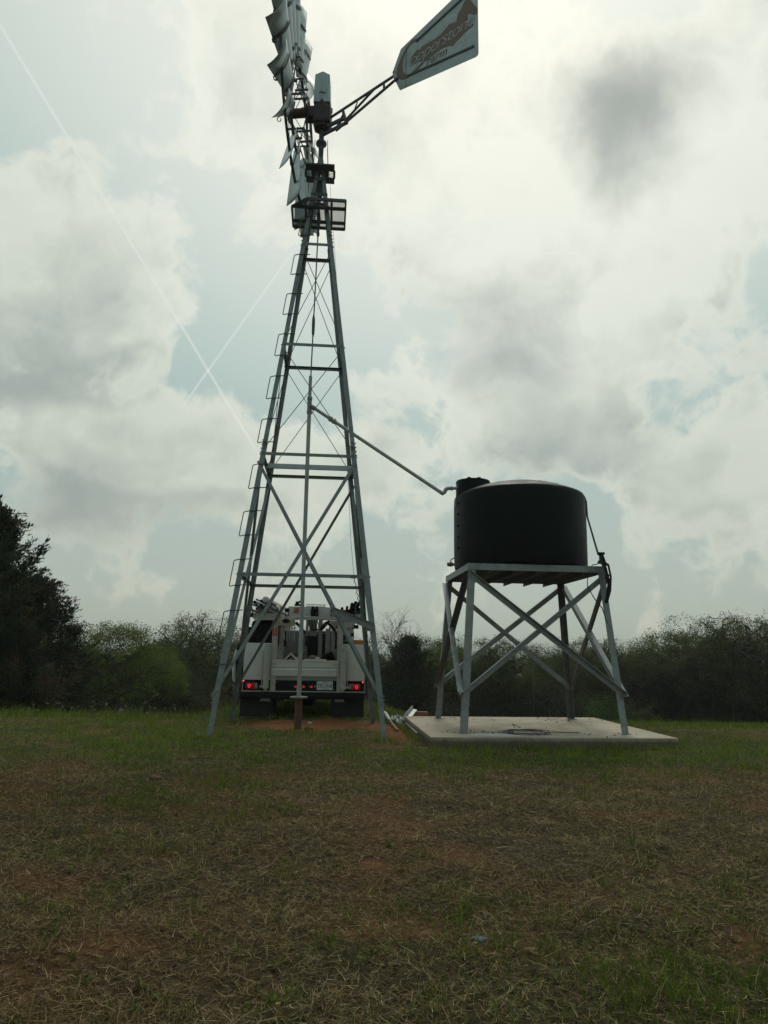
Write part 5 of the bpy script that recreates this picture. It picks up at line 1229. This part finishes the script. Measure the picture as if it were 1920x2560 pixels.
# lying straw
x, y = scatter(330000, 2.4, 13.5, 1.3); k = keep(x, y); x, y = x[k], y[k]; gr = greenness(x, y); kk = rg.random(len(x)) > gr * .75; x, y, gr = x[kk], y[kk], gr[kk]
n = len(x); c, g_ = colour(x, y, gr * .15, rg); parts.append(blades(x, y, (.03 + .10 * rg.random(n) ** 1.6) * np.clip(.45 + .085 * y, .6, 1.05), rg.uniform(.945, 1.0, n), rg.uniform(.0013, .0032, n) * (1 + y * .05), c, rg.uniform(.008, .030, n), 1.0))
# short standing blades, mixed
x, y = scatter(210000, 2.4, 17, 1.2); k = keep(x, y); x, y = x[k], y[k]; gr = greenness(x, y); n = len(x); c, g_ = colour(x, y, gr, rg)
hh = np.where(g_, rg.uniform(.025, .07, n), rg.uniform(.015, .045, n)) * (.75 + .6 * fbm(x * 1.1, y * 1.1, 71)); parts.append(blades(x, y, hh, np.where(g_, rg.uniform(.25, .9, n), rg.uniform(.6, .99, n)), rg.uniform(.0022, .0042, n) * (1 + y * .08), c))
# tufts
tx_, ty_ = scatter(2600, 2.6, 18, 1.2); gr = greenness(tx_, ty_); kk = rg.random(len(tx_)) < (.25 + gr * .8); tx_, ty_ = tx_[kk], ty_[kk]
rep = 32; x = np.repeat(tx_, rep) + rg.normal(size=len(tx_) * rep) * .045; y = np.repeat(ty_, rep) + rg.normal(size=len(tx_) * rep) * .045; k = keep(x, y); x, y = x[k], y[k]; n = len(x); c, g_ = colour(x, y, np.clip(greenness(x, y) + .35, 0, .95), rg)
parts.append(blades(x, y, rg.uniform(.05, .13, n), rg.uniform(.2, .8, n), rg.uniform(.002, .004, n) * (1 + y * .07), c))
n0 = 900; e_ = rg.integers(0, 4, n0); q_ = rg.uniform(-1, 1, n0); o_f = rg.uniform(.02, .16, n0)
lx = np.where(e_ < 2, q_ * SLAB['hx'], np.where(e_ == 2, -1, 1) * (SLAB['hx'] + o_f)); ly = np.where(e_ < 2, np.where(e_ == 0, -1, 1) * (SLAB['hy'] + o_f), q_ * SLAB['hy'])
cs_, sn_ = math.cos(SLAB['r']), math.sin(SLAB['r']); ex = SLAB['c'][0] + lx * cs_ - ly * sn_; ey = SLAB['c'][1] + lx * sn_ + ly * cs_
for fx, fy in ((-2.55, 11.0), (.06, 11.2), (-2.76, 13.62), (-.14, 13.8)): ex = np.concatenate([ex, fx + rg.normal(size=40) * .12]); ey = np.concatenate([ey, fy + rg.normal(size=40) * .12])
x = np.repeat(ex, 14) + rg.normal(size=len(ex) * 14) * .035; y = np.repeat(ey, 14) + rg.normal(size=len(ex) * 14) * .035; lx, ly = slab_local(x, y); k = (np.abs(lx) > SLAB['hx'] + .01) | (np.abs(ly) > SLAB['hy'] + .01); k &= fbm(x * 1.3, y * 1.3, 15) > .42; x, y = x[k], y[k]; n = len(x); c, g_ = colour(x, y, np.full(n, .6), rg)
parts.append(blades(x, y, rg.uniform(.04, .13, n), rg.uniform(.2, .8, n), rg.uniform(.003, .006, n), c))
# far pasture up to the brow and beyond
x, y = scatter(150000, 15, 60, 1.0, .95); k = keep(x, y); x, y = x[k], y[k]; n = len(x); c, g_ = colour(x, y, np.clip(greenness(x, y) + .35, 0, .9), rg)
parts.append(blades(x, y, rg.uniform(.05, .17, n) * (.6 + .8 * fbm(x * .5, y * .5, 81)), rg.uniform(.15, .7, n), rg.uniform(.006, .012, n), c))
# broad weed leaves in small rosettes, and dead leaves lying about
wx, wy = scatter(420, 2.7, 13, 1.2); k = keep(wx, wy); wx, wy = wx[k], wy[k]; rep = 9; x = np.repeat(wx, rep); y = np.repeat(wy, rep); n = len(x); c = GRN[rg.integers(0, 4, n)] * np.array([.8, .8, 1.2]) * (1 + rg.normal(size=(n, 1)) * .2).clip(.5, 1.5)
parts.append(blades(x, y, rg.uniform(.03, .075, n), rg.uniform(.7, .97, n), rg.uniform(.008, .016, n), c))
x, y = scatter(1500, 2.5, 14, 1.3); k = keep(x, y); x, y = x[k], y[k]; n = len(x); c = np.array([(.16, .10, .055), (.11, .065, .035), (.24, .17, .10)])[rg.integers(0, 3, n)]
parts.append(blades(x, y, rg.uniform(.015, .04, n), rg.uniform(.9, 1.0, n), rg.uniform(.008, .018, n), c, rg.uniform(.01, .035, n), 1.0))
off = 0; V_, F_, T_ = [], [], []
for V, F, T in parts: V_.append(V); F_.append(F + off); T_.append(T); off += len(V)
gr_o = link('grass', np_mesh('grass', np.concatenate(V_), np.concatenate(F_), grassm, np.concatenate(T_))); gr_o['kind'] = 'stuff'; gr_o['label'] = 'dry brown and green pasture grass'
# taller weeds along the brow on the left, with small pale flower heads
x = rg.uniform(-14, -3.0, 5200); y = rg.uniform(15, 21, 5200) + (x + 8) * -.12; k = rg.random(5200) < np.clip((fbm(x * .7, y * .7, 91) - .30) * 2.4, 0, 1); x, y = x[k], y[k]
x2 = rg.uniform(-1, 13, 2600); y2 = rg.uniform(17, 26, 2600); k2 = rg.random(2600) < np.clip((fbm(x2 * .7, y2 * .7, 93) - .40) * 2, 0, 1); x = np.concatenate([x, x2[k2]]); y = np.concatenate([y, y2[k2]]); n = len(x)
c, _ = colour(x, y, np.full(n, .8), rg); hh = rg.uniform(.14, .34, n); Vw, Fw, Tw = blades(x, y, hh, rg.uniform(.1, .45, n), rg.uniform(.006, .012, n), c)
tipz = Vw.reshape(-1, 7, 3)[:, 6]; sel = (rg.random(n) < .035) & (x < -5); Pf = np.repeat(tipz[sel], 5, axis=0) + rg.normal(size=(sel.sum() * 5, 3)) * .010
Vf, Ff, Tf = cards_np(Pf, rg.uniform(.018, .032, len(Pf)), np.tile((.55, .56, .52), (len(Pf), 1)), rg, .8)
Ff3 = np.concatenate([Ff[:, [0, 1, 2]], Ff[:, [0, 2, 3]]]) + len(Vw)
we = link('weeds', np_mesh('weeds', np.concatenate([Vw, Vf]), np.concatenate([Fw, Ff3]), grassm, np.concatenate([Tw, Tf]))); we['kind'] = 'stuff'; we['label'] = 'tall weeds with small white flowers along the brow'

# ------------------------------------------------------------------ small things lying about
def at_ground(x, y): return (x, y, hz(x, y))
rgp = np.random.default_rng(77); m = MB(); npb = 0
for cx_, cy_, sx_, sy_, cnt in ((1.28, 11.25, .22, .10, 46), (1.65, 11.33, .30, .08, 40), (1.35, 13.55, .45, .22, 60), (3.45, 13.55, .40, .25, 50), (2.5, 12.6, 1.0, .8, 40), (3.4, 11.2, .5, .15, 20)):
    for q in range(cnt):
        x_ = cx_ + rgp.normal() * sx_; y_ = cy_ + rgp.normal() * sy_; lx_, ly_ = slab_local(x_, y_)
        if abs(lx_) > SLAB['hx'] - .03 or abs(ly_) > SLAB['hy'] - .03: continue
        r_ = .003 + .008 * rgp.random() ** 2.5; rot_ = Matrix.Rotation(rgp.random() * 3, 3, 'Z') @ Matrix.Rotation(rgp.random(), 3, 'X'); m.box((x_, y_, SLAB['z'] + r_ * .5), (r_ * 2, r_ * 1.6, r_ * 1.3), rot_)
gv = m.build('gravel', mat('dark_gravel', (.075, .06, .05), .9, 0, var=.5, vscale=20)); gv['kind'] = 'stuff'; gv['label'] = 'small dark crumbs of gravel on the slab round the legs'
o = empty('wire_coil', (2.21, 11.33, SLAB['z'])); tag(o, 'loose coil of dark wire lying on the slab', 'wire')
m = MB()
for k in range(6):
    a0 = rnd.random() * 6; rx, ry = rnd.uniform(.30, .46), rnd.uniform(.26, .42); cx, cy = rnd.uniform(-.06, .06), rnd.uniform(-.06, .06)
    m.path([(cx + rx * math.cos(a0 + j * .30), cy + ry * math.sin(a0 + j * .30), .008 + .003 * k + .008 * math.sin(j * .7 + k)) for j in range(22)], .0042, 5)
m.path([(.40, .0, .02), (.55, .03, .012), (.70, -.01, .012), (.85, .03, .012)], .006, 5); m.path([(-.1, .3, .04), (-.15, .2, .11), (-.05, .1, .06)], .006, 5); m.build('coil', wire_m, o)
def rod(name, pts, r_, m_, lab, cat, n=10):
    p = Vector(pts[0]); o = empty(name, p); tag(o, lab, cat); m = MB(); m.path([Vector(q) - p for q in pts], r_, n); m.build('shaft', m_, o, 40); return o
o = empty('angle_bar_offcut', (.45, 13.55, hz(.45, 13.55) + .02)); tag(o, 'grey steel bar lying on soil along the left side of the slab', 'steel bar'); m = MB(); m.angle((0, 0, .055), (.12, -1.65, .055), (1, 0, 0), (0, 0, -1), .05, .006); m.angle((.06, 0, .055), (.16, -1.5, .075), (1, 0, 0), (0, 0, -1), .04, .006); m.build('bar', stand_m, o)
o = empty('sheet_metal_trim', (.50, 14.25, hz(.50, 14.25))); tag(o, 'bent shiny metal trim sticking up behind the left corner of the slab', 'metal trim')
m = MB(); m.angle((-.04, -.15, .06), (.14, .28, .22), Vector((1, -.2, -.25)).normalized(), Vector((-.35, 0, 1)).normalized(), .075, .003); m.build('flashing', mat('bright_sheet_metal', (.27, .285, .28), .45, .4, var=.3), o)
for q, (dx, dy, rz_, l_, lab) in enumerate([(-.12, .0, .5, .22, 'crumpled shiny metal scrap beside the bent trim'), (-.26, -.15, -.5, .18, 'twisted metal scrap further left of the bent trim'), (.0, -.30, 1.1, .26, 'small folded metal scrap at the slab corner')]):
    o = empty('metal_scrap', (.42 + dx, 14.2 + dy, hz(.42 + dx, 14.2 + dy) + .01), rz_); tag(o, lab, 'scrap')
    m = MB(); P_s = [(-l_ / 2, .0, .02), (-l_ / 4, .03, .10), (0, -.01, .05), (l_ / 4, .02, .13), (l_ / 2, -.02, .06)]; m.ribbon(P_s, .07, .004, (.2, 1, .3)); m.ribbon([(a + .02, b_ + .07, c_ * .7 + .03) for a, b_, c_ in P_s[::-1]], .05, .004, (.5, .8, .5)); m.build('sheet', MATS['bright_sheet_metal'], o)
o = empty('wood_block', (.80, 14.35, hz(.80, 14.35)), .1); tag(o, 'orange brown block standing just behind the slab corner', 'block'); m = MB(); m.rbox(-.11, .11, -.06, .06, 0, .19, .008); m.build('block', brick_m, o)
p1 = at_ground(.10, 13.9); rod('bent_pipe_offcut', [(p1[0] - .03, p1[1] + .35, p1[2] + .17), (p1[0], p1[1] + .2, p1[2] + .15), (p1[0] + .06, p1[1] + .05, p1[2] + .06)], .032, pvc_m, 'short bent white pipe offcut lying on the soil left of the slab', 'pipe')
p1 = at_ground(.16, 13.9); p2 = at_ground(.29, 12.6); rod('wooden_stick', [(p1[0], p1[1], p1[2] + .08), (.22, 13.2, p2[2] + .06), (p2[0], p2[1], p2[2] + .03)], .018, wood_m, 'pale wooden handle lying in grass between the windmill and the slab', 'stick')
def lump(name, x, y, s, m_, lab, cat, seed):
    bm = bmesh.new(); bmesh.ops.create_icosphere(bm, subdivisions=3, radius=1); r2 = random.Random(seed)
    for q in bm.verts:
        n_ = q.co.normalized(); k = 1 + .22 * math.sin(4 * n_.x + seed) * math.cos(5 * n_.y) + .12 * math.sin(9 * n_.z + 6 * n_.x + seed); q.co = Vector((n_.x * s[0] * k, n_.y * s[1] * k, n_.z * s[2] * k))
    me = bpy.data.meshes.new(name); bm.to_mesh(me); bm.free(); me.materials.append(m_); shade(me, True); o = link(name, me); o.location = (x, y, hz(x, y) + s[2] * .4); tag(o, lab, cat); return o
lump('clay_clod', -1.19, 12.25, (.08, .06, .05), clay_m, 'dark red clod of earth lying right of the well casing', 'clod', 2)
lump('paper_litter', -1.28, 13.3, (.045, .035, .02), whiteworn_m, 'small scrap of white litter on the red soil behind the casing', 'litter', 3)
lump('cloth_scrap', .47, 3.60, (.040, .032, .010), cloth_m, 'small blue grey rag lying in the dry grass near the bottom', 'rag', 5)
lump('dirt_clod', -2.28, 7.6, (.06, .05, .03), clay_m, 'dark clod in the brown grass at the left of the foreground', 'clod', 7)

# ------------------------------------------------------------------ the hazy air
hz_m = bpy.data.materials.new('pale_haze'); hz_m.use_nodes = True; t = NT(hz_m.node_tree); o_ = t.n('ShaderNodeOutputMaterial'); pv = t.n('ShaderNodeVolumePrincipled')
pv.inputs['Color'].default_value = (.86, .92, .88, 1); pv.inputs['Density'].default_value = HAZE; pv.inputs['Anisotropy'].default_value = .35; t.l(pv.outputs[0], o_.inputs['Volume'])
m = MB(); m.bb(-4700, 4700, -600, 6900, float(GZ.min()) - 1.0, 16.0); hzo = m.build('haze', hz_m); hzo['kind'] = 'stuff'; hzo['label'] = 'thin pale haze in the air'
